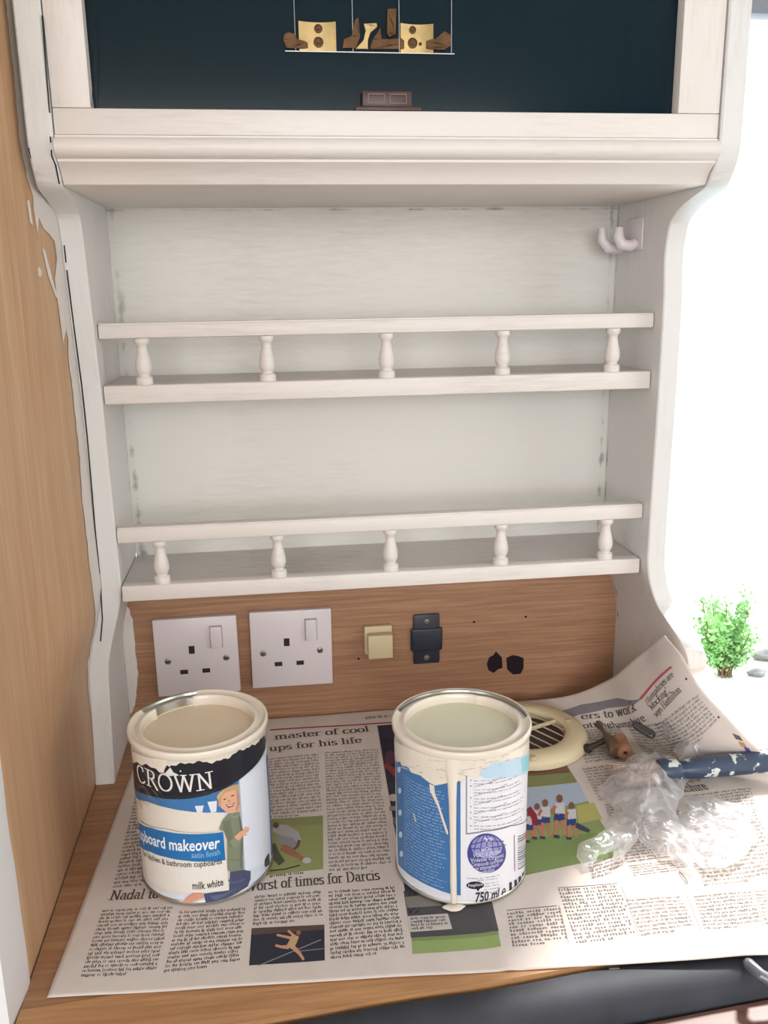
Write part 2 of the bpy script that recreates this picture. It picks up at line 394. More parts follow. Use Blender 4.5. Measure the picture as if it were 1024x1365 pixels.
def bf_text(txt, bold=0, shear=0):
    cu = bpy.data.curves.new('t', 'FONT'); cu.body = txt; cu.size = 1; cu.offset = bold; cu.shear = shear; cu.resolution_u = 2
    o = bpy.data.objects.new('t', cu); COL.objects.link(o)
    dg = bpy.context.evaluated_depsgraph_get(); me = o.evaluated_get(dg).to_mesh()
    P = [(v.co.x, v.co.y) for v in me.vertices]; me.calc_loop_triangles(); T = [tuple(t.vertices) for t in me.loop_triangles]
    bpy.data.objects.remove(o); bpy.data.curves.remove(cu)
    w = max(p[0] for p in P) if P else 1
    return P, T, w
def put_text(pr, txt, p0, p1, height, mat, layer=2, kind='nib', w=None, up=None, **k):
    """baseline from p0 to p1 (surface coords); height = size of one em"""
    P, T, w0 = nib_text(txt, **k) if kind == 'nib' else bf_text(txt, **k)
    p0 = np.array(p0); p1 = np.array(p1); d = (p1-p0); L = np.linalg.norm(d); d = d/L
    n = np.array((-d[1], d[0])) if up is None else np.array(up)
    Q = [p0+d*(x*L/w0)+n*(y*height) for x, y in P]
    pr.mesh2d(Q, T, mat, layer)
def text_lines(pr, quad, nlines, mat, layer=1, ragged=.0, xh=.5, cw=.00125, last=.6, bold=.42, tilt=0):
    """rows of small type: every letter its own tiny mark, grouped in words"""
    q = [np.array(x) for x in quad]; H = (np.linalg.norm(q[3]-q[0])+np.linalg.norm(q[2]-q[1]))/2
    mi = pr.mi(mat)
    for r in range(nlines):
        b0 = (r+.25)/nlines; lh = 1/nlines
        A, B = bil(q, 0, b0), bil(q, 1, b0); Lw = np.linalg.norm(B-A)
        end = 1-random.random()*ragged if r < nlines-1 else last
        x = 0; n = max(1, Lw/cw)
        while x < n*end:
            wl = random.randint(2, 8)
            for _ in range(wl):
                if x >= n*end: break
                top = b0+lh*.02 if random.random() > .25 else b0-lh*.2
                bot = b0+lh*xh if random.random() > .1 else b0+lh*(xh+.18)
                k = random.random(); a0, a1 = x/n, (x+bold+.2*k)/n
                pts = [bil(q, a0, top), bil(q, a1, top), bil(q, a1, bot), bil(q, a0, bot)]
                i = len(pr.p); pr.p += [tuple(p) for p in pts]; pr.l += [layer]*4
                pr.t += [(i, i+1, i+2), (i, i+2, i+3)]; pr.m += [mi, mi]
                if k > .5:   # a joining stroke between letter stems
                    mid = b0+lh*xh*random.choice((.05, .8)); pts = [bil(q, a0, mid), bil(q, (x+1.05)/n, mid), bil(q, (x+1.05)/n, mid+lh*.14), bil(q, a0, mid+lh*.14)]
                    i = len(pr.p); pr.p += [tuple(p) for p in pts]; pr.l += [layer]*4
                    pr.t += [(i, i+1, i+2), (i, i+2, i+3)]; pr.m += [mi, mi]
                x += 1
            x += .9

# ================================================================== SETTING
def struct(o): o['kind'] = 'structure'; return o
def flare(z):
    t = min(1, max(0, (.2-z)/.1)); return .0207*t*t*(3-2*t)
def wall_x(z, y=-.11):
    w = min(1, max(0, (y+.30)/.17)); w = w*w*(3-2*w)
    return -.0387+.0205*(1-flare(z)/.0207)*w
# left wall: oak veneer sheet, grid so that it can follow the flare at the foot
def f_wall(u, v):
    z = -.10+v*1.05; y = -.362+u*.364
    return np.stack([np.array([wall_x(a, b) for a, b in zip(z, y)]), y, z], -1)
wl = struct(subgrid('wall_left', f_wall, 26, 106, M['oak_v'], thick=.016))
def on_wall(u, v, off=.0):
    x = -.02
    for _ in range(30):
        p = on_plane(u, v, 0, x); x = .5*x+.5*(wall_x(p.z, p.y)+off)
    return p
# painted front edge post of the left wall
bm = bmesh.new()
zs = [-.9+i*.05 for i in range(15)]+[-.15+i*.02 for i in range(56)]
r_ = []
for z in zs:
    x = wall_x(z, -.36); w = .0012*math.sin(z*37)+.0008*math.sin(z*91)
    r_.append([bm.verts.new(p) for p in ((x-.03, -.3595, z), (x+.0012, -.3595+w, z), (x+.0016, -.366, z), (x-.001, -.40, z), (x-.03, -.40, z))])
for a, b in zip(r_[:-1], r_[1:]):
    for k in range(5): bm.faces.new((a[k], a[(k+1) % 5], b[(k+1) % 5], b[k]))
bm.faces.new(r_[0]); bm.faces.new(r_[-1])
struct(finish('trim_1', bm, M['white_post'], smooth=True))

struct(box('floor', -1.2, 1.85, -2.55, .1, -.95, -.9, plain('floor_lino', (150, 140, 130), .6, var=.1, bscale=20)))
struct(box('ceiling', -1.2, 1.85, -2.55, .1, .95, 1.0, plain('ceiling_board', (225, 222, 216), .8)))
wmat = plain('wall_board', (216, 208, 196), .7, bump=.1)
struct(box('wall_right', 1.8, 1.85, -2.55, .1, -.9, .95, wmat))
bm = bmesh.new()
bm_box(bm, .535, 1.85, .02, .06, -.9, -.42); bm_box(bm, .535, 1.85, .02, .06, .745, .95); bm_box(bm, 1.66, 1.85, .02, .06, -.42, .745); bm_box(bm, -1.2, -.04, .02, .06, -.9, .95)
struct(finish('wall_back', bm, wmat))
bm = bmesh.new()
bm_box(bm, -1.2, -.8, -2.55, -2.5, -.9, .95); bm_box(bm, 1.1, 1.85, -2.55, -2.5, -.9, .95); bm_box(bm, -.8, 1.1, -2.55, -2.5, -.9, .1)
struct(finish('wall_rear', bm, wmat))
struct(box('wall_far_left', -1.25, -1.2, -2.55, .1, -.9, .95, wmat))
# window right of the cabinet
w1 = bpy.data.objects.new('window_1', None); link(w1); w1.location = (1.1, .04, -.42); struct(w1)
fm = plain('window_frame_grey', (120, 124, 134), .4)
for a in ((.56, 1.66, .714, .745), (.56, 1.66, -.42, -.40), (1.635, 1.66, -.40, .722)):
    box('window_frame', a[0], a[1], .028, .052, a[2], a[3], fm, w1, bev=.002)
gm, N, L, b = newmat('window_glass')
tr = N.new('ShaderNodeBsdfTransparent'); gl = N.new('ShaderNodeBsdfGlossy'); gl.inputs['Roughness'].default_value = .02
mx = N.new('ShaderNodeMixShader'); mx.inputs[0].default_value = .04
L.new(tr.outputs[0], mx.inputs[1]); L.new(gl.outputs[0], mx.inputs[2]); L.new(mx.outputs[0], N['Material Output'].inputs['Surface'])
box('window_pane', .56, 1.64, .038, .042, -.402, .724, gm, w1)

# ------------------------------------------------------------------ outside
gp = box('ground', -2, 9, .3, 14, -1.36, -1.3, plain('pale_gravel', (226, 222, 214), .9, bump=.3, bscale=30, var=.06)); struct(gp)
pv = box('paving', .6, 5, .6, 2.45, -1.299, -1.285, plain('pale_blue_paving', (196, 226, 236), .8, bump=.1, var=.04, bscale=8)); struct(pv)
sh = thing('shrub', 'small bright green leafy shrub outside on the pale ground', 'shrub', (2.165, 2.66, -1.3))
stem = bmesh.new()
tips = []
for i in range(26):
    a = random.random()*2*PI; h = .16+.24*random.random(); s = random.uniform(.02, .13)
    p0 = Vector((random.uniform(-.03, .03), random.uniform(-.03, .03), 0)); p1 = Vector((s*math.cos(a)*.7, s*math.sin(a)*.7, h*.6)); p2 = Vector((s*math.cos(a), s*math.sin(a), h))
    bm_tube(stem, [p0, p1, p2], [.004, .003, .0015], 5); tips.append((p1, p2))
finish('stem', stem, plain('shrub_stem', (120, 96, 60), .8), sh)
lm = plain('shrub_leaf', (140, 190, 108), .5, var=.4, bscale=14)
lv, lf = [], []
for k in range(2800):
    p1, p2 = random.choice(tips); p = p1.lerp(p2, random.uniform(-.95, 1.1))+Vector([random.gauss(0, .016) for _ in range(3)])
    p.z = max(.02, p.z)
    d = Vector([random.gauss(0, 1) for _ in range(3)]).normalized(); d.z = abs(d.z)*.6+.2; d.normalize(); q = d.cross(Vector([random.gauss(0, 1) for _ in range(3)])).normalized()
    ln, wd = random.uniform(.016, .03), random.uniform(.006, .01); i = len(lv)
    nrm = d.cross(q)*.002
    lv += [p, p+d*ln*.5+q*wd+nrm, p+d*ln, p+d*ln*.5-q*wd+nrm]; lf += [(i, i+1, i+2), (i, i+2, i+3)]
me = bpy.data.meshes.new('foliage'); me.from_pydata(lv, [], lf); me.materials.append(lm)
fo = link(bpy.data.objects.new('foliage', me), sh); fo['kind'] = 'stuff'
for k, (x, y, s, lb) in enumerate(((2.47, 2.80, .055, 'larger grey stone lying on the pale ground right of the shrub'), (2.31, 2.64, .03, 'small grey stone lying on the pale ground nearest the shrub'))):
    bm = bmesh.new(); bmesh.ops.create_icosphere(bm, subdivisions=3, radius=1)
    for v in bm.verts:
        n_ = 1+.16*math.sin(v.co.x*3+k)+.12*math.sin(v.co.y*4.3+1)+.06*math.sin(v.co.z*7)
        v.co = Vector((v.co.x*s*1.7*n_, v.co.y*s*n_, (v.co.z*.55*n_+.4)*s))
    o = finish('stone', bm, plain('grey_stone', (132, 130, 128), .85, var=.2, bscale=40, bump=.4), smooth='all'); o.location = (x, y, -1.3); tag(o, lb, 'stone')

# ================================================================== WORKTOP
def front_y(x): return -.4255+.066*(x+.037)
ct = thing('worktop', 'oak veneered worktop running under the spread newspaper', 'worktop', (.28, -.2, 0))
xs0, xs1 = -.0375, .618
prism('board', [(xs0, .0), (xs1, .0), (xs1, front_y(xs1)+.042), (xs0, front_y(xs0)+.042)], 2, -.03, 0, M['counter'], ct)
prism('edging', [(xs0, front_y(xs0)+.0415), (xs1, front_y(xs1)+.0415), (xs1, front_y(xs1)), (xs0, front_y(xs0))], 2, -.03, .0002, M['edging'], ct)
hb = thing('appliance_lid', 'black rubber edged appliance top below the front of the worktop', 'lid', (.3, -.45, -.06))
bm = bmesh.new()
ang = math.atan(.066)
def yb(x, d): return front_y(x)-d
ctrl = [(.0005, -.028), (.0005, -.006), (.004, -.002), (.02, -.003), (.028, -.008), (.031, -.016), (.031, -.03)]
rr = []
for x in np.linspace(-.036, .68, 40): rr.append([bm.verts.new(Vector((x, yb(x, d), z+.0008*math.sin(x*40)))-hb.location) for d, z in ctrl])
for a, b in zip(rr[:-1], rr[1:]):
    for k in range(len(ctrl)-1): bm.faces.new((a[k], a[k+1], b[k+1], b[k]))
finish('rubber_edge', bm, M['rubber'], hb, smooth='all')
prism('lid', [(-.036, yb(-.036, .029)), (.68, yb(.68, .029)), (.68, yb(.68, .0315)), (-.036, yb(-.036, .036))], 2, -.055, -.034, M['rubber_dark'], hb)
box('latch', .355, .363, yb(.36, .006), yb(.36, .003), -.003, -.0012, M['steel'], hb, bev=.0006)
dr = thing('drawer_front', 'reddish oak drawer front, shade in its colour, below the black lid, bottom right', 'drawer', (.45, -.47, -.2))
def dry(x): return -.4342+.082*(x-.3643)
prism('panel', [(.06, dry(.06)), (.72, dry(.72)), (.72, dry(.72)-.02), (.06, dry(.06)-.02)], 2, -.22, -.0205, wood('reddish_oak_shaded', (128, 92, 78), (114, 78, 66), (84, 56, 48), (.5, 12, 12), ring=20), dr)  # wood colour darkened to stand in for shade
hs = tube('hose', [(.478, -.372-.03, .0045), (.466, -.412, .004), (.462, -.424, .000), (.468, -.436, -.012), (.484, -.445, -.022), (.51, -.452, -.03)], .005, plain('grey_hose', (104, 106, 112), .35), n=12)
bpy.data.objects.remove(hs)
hk = thing('wire_handle', 'short curved grey metal handle over the black lid, bottom right', 'handle', (.47, -.42, -.01))
tube('bar', [(.452, -.4135, -.002), (.449, -.420, .003), (.452, -.428, .002), (.462, -.433, -.003), (.49, -.437, -.010)], .0042, plain('grey_metal_handle', (120, 122, 128), .35, .5), hk, n=12)

# ================================================================== CABINET
cab = thing('wall_cabinet', 'white painted dresser cabinet with two railed shelves and dark door panel', 'cabinet', (.2476, -.05, 0))
def panel(name, prof, x_in, sgn, thick=.018):
    """side panel: (z, front y) profile; x_in the inner face, sgn the outward side"""
    bm = bmesh.new(); off = cab.location
    P = sorted(prof); zz = sorted(set([p[0] for p in P]+[i*.01 for i in range(82)])); zz = [z for z in zz if P[0][0] <= z <= P[-1][0]]
    zz = [z for i, z in enumerate(zz) if i == 0 or z-zz[i-1] > .0008]
    rows = []
    for z in zz:
        fy = float(np.interp(z, [p[0] for p in P], [p[1] for p in P])); x = x_in+sgn*flare(z)
        b_ = .0012; xo = x+sgn*thick
        pts = [(x, 0), (x, fy+b_), (x+sgn*b_, fy), (xo-sgn*b_, fy), (xo, fy+b_), (xo, 0)]
        rows.append([bm.verts.new(Vector((a, b, z))-off) for a, b in pts])
    for a, b in zip(rows[:-1], rows[1:]):
        for k in range(6): bm.faces.new((a[k], a[(k+1) % 6], b[(k+1) % 6], b[k]))
    bm.faces.new(rows[0]); bm.faces.new(rows[-1])
    return finish(name, bm, M['paint_side'], cab, smooth=True)
def smoothprof(P, n=6):
    P = sorted(P); z = np.array([p[0] for p in P]); y = np.array([p[1] for p in P]); out = []
    for i in range(len(P)-1):
        m0 = (y[i+1]-y[i-1])/(z[i+1]-z[i-1]) if i > 0 else (y[1]-y[0])/(z[1]-z[0])
        m1 = (y[i+2]-y[i])/(z[i+2]-z[i]) if i < len(P)-2 else (y[-1]-y[-2])/(z[-1]-z[-2]); h = z[i+1]-z[i]
        for k in range(n):
            t = k/n; out.append((z[i]+t*h, (2*t**3-3*t*t+1)*y[i]+(t**3-2*t*t+t)*h*m0+(-2*t**3+3*t*t)*y[i+1]+(t**3-t*t)*h*m1))
    return out+[(z[-1], y[-1])]
topP = [(.5125, -.134), (.519, -.149), (.523, -.164), (.528, -.184), (.536, -.1925), (.5456, -.199), (.56, -.2025), (.60, -.2025), (.66, -.2025), (.80, -.2025)]
profR = smoothprof([(.0003, -.095), (.045, -.108), (.075, -.132), (.095, -.160), (.108, -.1745), (.1224, -.175), (.133, -.163), (.1444, -.139), (.152, -.127), (.165, -.12), (.1867, -.1185), (.25, -.1185), (.36, -.12), (.44, -.1195), (.4785, -.1165), (.5034, -.1225)]+topP)
profL = smoothprof([(.0003, -.1105), (.06, -.1), (.10, -.093), (.13, -.0925), (.17, -.098), (.25, -.104), (.33, -.108), (.376, -.111), (.43, -.119), (.47, -.1235), (.495, -.127)]+topP)
panel('side_panel', profL, 0, -1); panel('side_panel', profR, .4952, 1)
box('back_panel', 0, .4952, -.0005, .008, .186, .5610, M['paint_back'], cab)
box('backboard', -.021, .517, 0, .010, -.0, .186, M['oak_h'], cab)
def railbox(name, z0, z1, y0, y1, mat, par=None): return box(name, .0006, .4946, y0, y1, z0, z1, mat, par or cab, bev=.0015)
rails = []
for (zt, zb, rt, rb, dz) in ((.3757, .3594, .4272, .4152, 0), (.1939, .1789, .2477, .2345, 0)):
    shf = box('shelf', .0004, .4948, -.0898, -.0006, zt-.011, zt-.001, M['paint_shelf'], cab)
    railbox('shelf_lip', zb, zt, -.1033, -.0899, M['paint_h'], shf)
    rails.append(railbox('gallery_rail', rb, rt, -.1033, -.0885, M['paint_h']))
for zz, rl in zip((.4272, .2477), rails):   # fine bead on each rail
    railbox('rail_bead', zz-.0005, zz+.0011, -.1022, -.090, M['paint_h'], rl)
bprof = [(0, 0), (.0072, 0), (.0074, .0015), (.0072, .0052), (.0066, .0062), (.0049, .0070), (.0048, .0082), (.0060, .0098), (.0070, .013), (.0070, .017), (.0062, .0215), (.0049, .0265), (.0043, .0305), (.0044, .0325), (.0055, .0338), (.0066, .0352), (.0067, .0380), (.0064, .0388), (0, .0388)]
mesh_b = None
for zt, xsb in ((.3757, (.0352, .1417, .2480, .3545, .4587)), (.1939, (.0368, .1436, .2491, .3562, .4608))):
    for x in xsb:
        k = .0395/.0388 if zt > .3 else .0406/.0388
        rl = rails[0 if zt > .3 else 1]
        if mesh_b is None:
            o = lathe('baluster', bprof, M['paint_h'], rl, n=28); mesh_b = o.data
        else: o = link(bpy.data.objects.new('baluster', mesh_b), rl)
        o.location = Vector((x, -.0965, zt-.0001))-cab.location; o.scale.z = k; o.rotation_euler.z = random.random()*6
# cornice
cp = [(-.001, .5296), (-.182, .5296), (-.1845, .5305), (-.1865, .534), (-.190, .5385), (-.1955, .5425), (-.1985, .5445), (-.1985, .5462), (-.2015, .547), (-.2055, .5495), (-.2070, .553), (-.2062, .557), (-.2035, .5596), (-.2005, .5605), (-.2005, .5618), (-.001, .5618)]
prism('cornice', cp, 0, .0006, .4946, M['paint_h'], cab)
# door frame
box('door_rail', .0008, .4944, -.2, -.176, .562, .5795, M['paint_h'], cab, bev=.0008)
box('door_stile', .0008, .0272, -.2, -.176, .5797, .80, M['paint_v'], cab, bev=.0008)
box('door_stile', .4610, .4944, -.2, -.176, .5797, .80, M['paint_v'], cab, bev=.0008)
box('door_panel', .0272, .4610, -.1885, -.184, .5797, .80, M['teal'], cab)
box('panel_strip', .4205, .4212, -.1889, -.1884, .5797, .80, M['teal'], cab)
box('cabinet_top', .0005, .4947, -.18, -.0007, .60, .80, M['paint_h'], cab)
# brown catch on the door rail
cb = thing('door_catch', 'small brown plastic catch on the lower edge of the dark door', 'catch', (.2385, -.19, .5797))
box('base', .2140, .2625, -.1992, -.1886, .5797, .5828, M['brown'], cb, bev=.0008)
bd = box('body', .2195, .2560, -.1975, -.1886, .5828, .5935, M['brown'], cb, bev=.0008)
brl = plain('brown_line', (118, 92, 88), .4)
for x in (.2235, .2395):
    for (a, b_, c, d) in ((x, x+.0125, .5908, .5915), (x, x+.0125, .5848, .5853), (x, x+.0006, .5853, .5908), (x+.0119, x+.0125, .5853, .5908)):
        box('raised_line', a, b_, -.1982, -.1974, c, d, brl, bd)
# brass fittings standing on a thin ledge in front of the dark panel
lg = thing('brass_latch', 'brass latch fittings with screws on thin wire ledge in dark panel', 'latch', (.23, -.19, .6205))
box('ledge', .1648, .2890, -.1915, -.1886, .6200, .6206, M['chrome'], lg)
for x in (.1724, .2141, .2481, .2869): tube('wire', [(x, -.1900, .6206), (x, -.1900, .72)], .00032, M['chrome'], lg, n=6)
def plate(x0, x1, z1, name='plate'):
    bm = bmesh.new(); n = 10
    for i in range(n+1): pass
    vs = []
    for i in range(n+1):
        t = i/n; x = x0+(x1-x0)*t; y = -.1896-.0012*math.sin(t*PI); zt = z1+.0012*(abs(t-.5)*2)**2
        vs.append([bm.verts.new(Vector(p)-lg.location) for p in ((x, y, .6207), (x, y, zt), (x, y+.0009, zt), (x, y+.0009, .6207))])
    for a, b in zip(vs[:-1], vs[1:]):
        for k in range(4): bm.faces.new((a[k], a[(k+1) % 4], b[(k+1) % 4], b[k]))
    bm.faces.new(vs[0]); bm.faces.new(vs[-1]); return finish(name, bm, M['brass'], lg, smooth=True)
plate(.1752, .2020, .6395); plate(.2492, .2735, .6395)
def blob(name, outline, mat, d=.0014):
    bm = bmesh.new(); tri = tessellate_polygon([[Vector((p[0], p[1], 0)) for p in outline]])
    A = [bm.verts.new(Vector((p[0], -.1890-d, p[1]))-lg.location) for p in outline]; B = [bm.verts.new(Vector((p[0], -.1887, p[1]))-lg.location) for p in outline]
    for t in tri: bm.faces.new([A[i] for i in t]); bm.faces.new([B[i] for i in t])
    for i in range(len(A)): bm.faces.new((A[i], A[(i+1) % len(A)], B[(i+1) % len(A)], B[i]))
    bmesh.ops.bevel(bm, geom=[e for e in bm.edges if abs(e.verts[0].co.y-e.verts[1].co.y) < 1e-7], offset=.0003, segments=1, affect='EDGES')
    return finish(name, bm, mat, lg)
def zp(X, Y):   # coordinates seen on the fittings' plane
    p = on_plane(360+X/3.657, Y/3.657, 1, -.19); return (p.x, p.z)
blob('lever', [zp(*q) for q in ((62, 190), (70, 165), (90, 155), (120, 165), (135, 190), (185, 205), (192, 238), (80, 236))], M['brass_dark'])
blob('lever', [zp(*q) for q in ((352, 236), (360, 190), (395, 175), (415, 95), (432, 85), (440, 180), (420, 236))], M['brass_dark'])
blob('hook', [zp(*q) for q in ((415, 240), (455, 195), (465, 150), (455, 115), (520, 112), (525, 130), (490, 160), (478, 195), (478, 240))], M['brass'])
blob('pin', [zp(*q) for q in ((570, 45), (615, 45), (612, 170), (580, 185), (568, 165))], M['brass_dark'], .003)
blob('pin_block', [zp(*q) for q in ((485, 240), (500, 190), (540, 130), (545, 190), (640, 185), (670, 205), (672, 240))], M['brass_dark'], .001)
blob('lever', [zp(*q) for q in ((755, 240), (757, 200), (810, 185), (850, 150), (885, 170), (880, 225), (850, 245))], M['brass_dark'])
for X, Y, r in ((235, 142, .0030), (236, 208, .0036), (694, 148, .0026), (694, 212, .0036), (732, 216, .0012)):
    x, z = zp(X, Y); bm = bmesh.new(); bm_lathe(bm, [(0, .0004), (r*.45, .0007), (r*.5, .0003), (r*.75, .0003), (r*.8, .0008), (r, .0006), (r, 0)], 20)
    o = finish('screw', bm, M['brass_dark'], lg, smooth=True); o.rotation_euler.x = PI/2; o.location = Vector((x, -.1908 if X != 732 else -.1905, z))-lg.location
# painted smears running over on to the oak wall, left of the cabinet
def smear(name, px, parent, off=.0004, mat=None):
    P = [on_wall(u, v, off) for u, v in px]
    tri = tessellate_polygon([[Vector((p.y, p.z, 0)) for p in P]])
    T = [tuple((P[i].y, P[i].z) for i in t) for t in tri]; out = []
    while T:
        a, b, c = T.pop(); L_ = [math.dist(a, b), math.dist(b, c), math.dist(c, a)]; k = L_.index(max(L_))
        if L_[k] < .02 : out.append((a, b, c)); continue
        q = [a, b, c]; m = ((q[k][0]+q[(k+1) % 3][0])/2, (q[k][1]+q[(k+1) % 3][1])/2)
        T += [(q[k], m, q[(k+2) % 3]), (m, q[(k+1) % 3], q[(k+2) % 3])]
    V = [(wall_x(p[1], p[0])+off, p[0], p[1]) for t in out for p in t]
    me = bpy.data.meshes.new(name); me.from_pydata(V, [], [(i, i+1, i+2) for i in range(0, len(V), 3)]); me.materials.append(mat or M['paint_v'])
    return link(bpy.data.objects.new(name, me), parent)
def jag(px, a=1.6, n=5):
    out = []
    for (p, q) in zip(px[:-1], px[1:]):
        for i in range(n):
            t = i/n; out.append((p[0]+(q[0]-p[0])*t+random.uniform(-a, a), p[1]+(q[1]-p[1])*t))
    return out+[px[-1]]
edge = jag([(4, -30), (10, 20), (17, 80), (22, 140), (27, 190), (36, 235), (44, 262)], 1)+[(45, 280), (50, 312), (52, 290), (58, 305), (66, 312), (73, 322), (76, 345), (73, 372), (78, 410), (82, 440), (84, 458), (88, 440), (91, 452)]+jag([(91, 470), (96, 515), (101, 560), (106, 610), (110, 670), (116, 720), (120, 760)], .7)+jag([(126, 800), (127, 830), (121, 860), (117, 885), (117, 915), (121, 950), (124, 985), (127, 1010), (129, 1030)], .8)
edge2 = [(133, 1030), (131, 980), (128, 930), (128, 895), (133, 868), (142, 850), (146, 820), (142, 770), (134, 690), (122, 560), (112, 470), (104, 380), (98, 330), (82, 270), (72, 220), (66, 170), (60, 100), (52, 0), (50, -30)]
smear('paint_smear', edge+edge2, wl)
for px in (((50, 358), (53, 355), (56, 364), (54, 370), (51, 366)), ((56, 330), (60, 334), (70, 372), (78, 398), (74, 396), (64, 366)), ((36, 268), (39, 266), (44, 300), (40, 296))):
    smear('paint_fleck', px, wl)
# paint overrun on the oak backboard beside the foot
ov = Print(lambda P, l: np.stack([P[:, 0], -.0003*l, P[:, 1]], -1))
def bk(u, v): p = on_plane(u, v, 1, 0); return (p.x, p.z)
ov.poly([bk(*q) for q in [(160, 800), (168, 806)]+jag([(172, 812), (177, 826), (179, 850), (181, 870), (184, 895), (183, 915), (181, 935), (176, 950)], .7, 5)+[(160, 960)]], M['paint_v'])
ov.build('paint_overrun', cab)
# drilled marks and cable holes in the backboard
hm = ink((40, 30, 36), .8)
def hole(pts):
    hp = Print(lambda P, l: np.stack([P[:, 0], -.0004*l, P[:, 1]], -1)); hp.poly([bk(*q) for q in pts], hm); hp.build('cable_hole', cab)
hole([(649, 885), (652, 876), (658, 873), (661, 868), (665, 872), (669, 876), (670, 890), (664, 892), (658, 897), (651, 893)])
hole([(675, 877), (683, 873), (690, 874), (698, 877), (698, 890), (694, 898), (684, 899), (676, 892)])
for (u, v) in ((632, 829), (701, 822), (478, 878), (703, 935)): hole([(u+1.6*math.cos(k), v+1.6*math.sin(k)) for k in np.linspace(0, 6.28, 8)[:-1]])
# thin dark gap between the left panel's edge and the wall
def gapline(px, w=.0007):
    bm = bmesh.new(); off = cab.location; V = []
    for (u, v, y) in px:
        p = on_plane(u, v, 1, y); V.append((bm.verts.new(Vector((p.x-w, y, p.z))-off), bm.verts.new(Vector((p.x+w, y, p.z))-off), bm.verts.new(Vector((p.x+w, y+.0015, p.z))-off), bm.verts.new(Vector((p.x-w, y+.0015, p.z))-off)))
    for a, b in zip(V[:-1], V[1:]):
        for k in range(4): bm.faces.new((a[k], a[(k+1) % 4], b[(k+1) % 4], b[k]))
    bm.faces.new(V[0]); bm.faces.new(V[-1]); return finish('joint_gap', bm, M['dark'], cab)
def fyL(z): return float(np.interp(z, [p[0] for p in profL], [p[1] for p in profL]))
def gl_auto(px, w=.0007, lift=.0004):
    out = []
    for (u, v) in px:
        y = -.11
        for _ in range(60): y = .8*y+.2*(fyL(on_plane(u, v, 1, y).z)-lift)
        out.append((u, v, y))
    return gapline(out, w)
gl_auto([(85.5, 327), (88, 350)], .0005); gl_auto([(89, 360), (94, 400), (101, 455), (109, 515), (116, 580), (123, 660), (128, 720), (132, 765)], .00055)
gl_auto([(132.5, 775), (135, 800), (136.5, 825), (134, 855)], .00055); gl_auto([(56, 20), (61, 90), (66, 150)], .0003); gl_auto([(67, 182), (69, 208), (74, 220), (79, 245)], .0005); gl_auto([(38, 197), (41, 211)], .0003)
gapline([(121, 0, -.2003), (124, 70, -.2003), (122.5, 142, -.2003)], .0001)

# hook at the top right
hk2 = thing('wall_hook', 'white painted double hook fixed high on right cabinet side', 'hook', (.4952, -.045, .50))
box('plate', .4935, .4951, -.068, -.026, .4858, .5145, M['plastic'], hk2, bev=.0006)
tube('hook_arm', [(.4935, -.055, .492), (.488, -.055, .489), (.480, -.054, .4905), (.4765, -.053, .498), (.4775, -.0525, .506)], [.005, .0056, .0056, .005, .0038], M['plastic'], hk2, n=12)
tube('hook_arm', [(.4935, -.033, .492), (.486, -.032, .488), (.476, -.031, .4885), (.470, -.030, .496), (.469, -.0295, .507)], [.005, .0056, .0056, .005, .0038], M['plastic'], hk2, n=12)
box('bridge', .4900, .4936, -.058, -.030, .4895, .4945, M['plastic'], hk2, bev=.001)

# ================================================================== SOCKETS AND SWITCHES
def socket(cx, cz, rot, label):
    t = thing('wall_socket', label, 'socket', (cx, -.0001, cz), 'pair of white wall sockets'); t.rotation_euler = (0, rot, 0)
    def bx(name, x0, x1, y0, y1, z0, z1, mat, bev=0, par=t):
        bm = bmesh.new(); bm_box(bm, x0, x1, y0, y1, z0, z1, bev); return finish(name, bm, mat, par, smooth=bool(bev))
    bx('plate', -.043, .043, -.0085, 0, -.043, .043, M['plastic'], .0012)
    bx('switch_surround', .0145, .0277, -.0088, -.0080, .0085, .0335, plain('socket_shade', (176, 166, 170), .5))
    r = bx('rocker', .0152, .0270, -.0125, -.0080, .0092, .0328, M['plastic'], .0012)
    bx('earth_slot', -.0080, -.0020, -.0087, -.0080, .0035, .0122, M['slot']); bx('pin_slot', -.0185, -.0105, -.0087, -.0080, -.0188, -.0140, M['slot']); bx('pin_slot', .0045, .0125, -.0087, -.0080, -.0188, -.0140, M['slot'])
    for s in (-1, 1):
        bm = bmesh.new(); bm_lathe(bm, [(0, .0006), (.0016, .0008), (.0031, .0003), (.0034, 0)], 20)
        o = finish('screw', bm, M['screw'], t, smooth=True); o.rotation_euler.x = PI/2; o.location = (s*.0302, -.0085, -.0035)
        sl = bx('screw_slot', -.0026, .0026, -.0004, .0004, .0003, .0010, M['slot'], par=o); sl.rotation_euler.z = random.uniform(.3, 1.2)
    return t
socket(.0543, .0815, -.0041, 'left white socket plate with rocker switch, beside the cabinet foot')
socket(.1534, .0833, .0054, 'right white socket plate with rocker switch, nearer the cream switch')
sw = thing('switch_block', 'small square cream plastic switch block on oak backboard', 'switch', (.2465, 0, .085))
box('base', .2315, .2618, -.007, -.0001, .0700, .1020, M['plastic_cream'], sw, bev=.0015)
box('button', .2345, .2610, -.0175, -.007, .0690, .0955, M['plastic_cream'], sw, bev=.0012)
bkp = thing('black_bracket', 'black plastic plate with two silver screws on oak backboard', 'bracket', (.300, 0, .0825))
box('plate', .2855, .3145, -.004, -.0001, .0535, .1110, M['black'], bkp, bev=.0018)
bm = bmesh.new(); bm_box(bm, .2825-.3, .3175-.3, -.0054, -.0002, .0685-.0825, .0955-.0825, .0028, 3); finish('barrel', bm, M['black'], bkp, smooth=True)
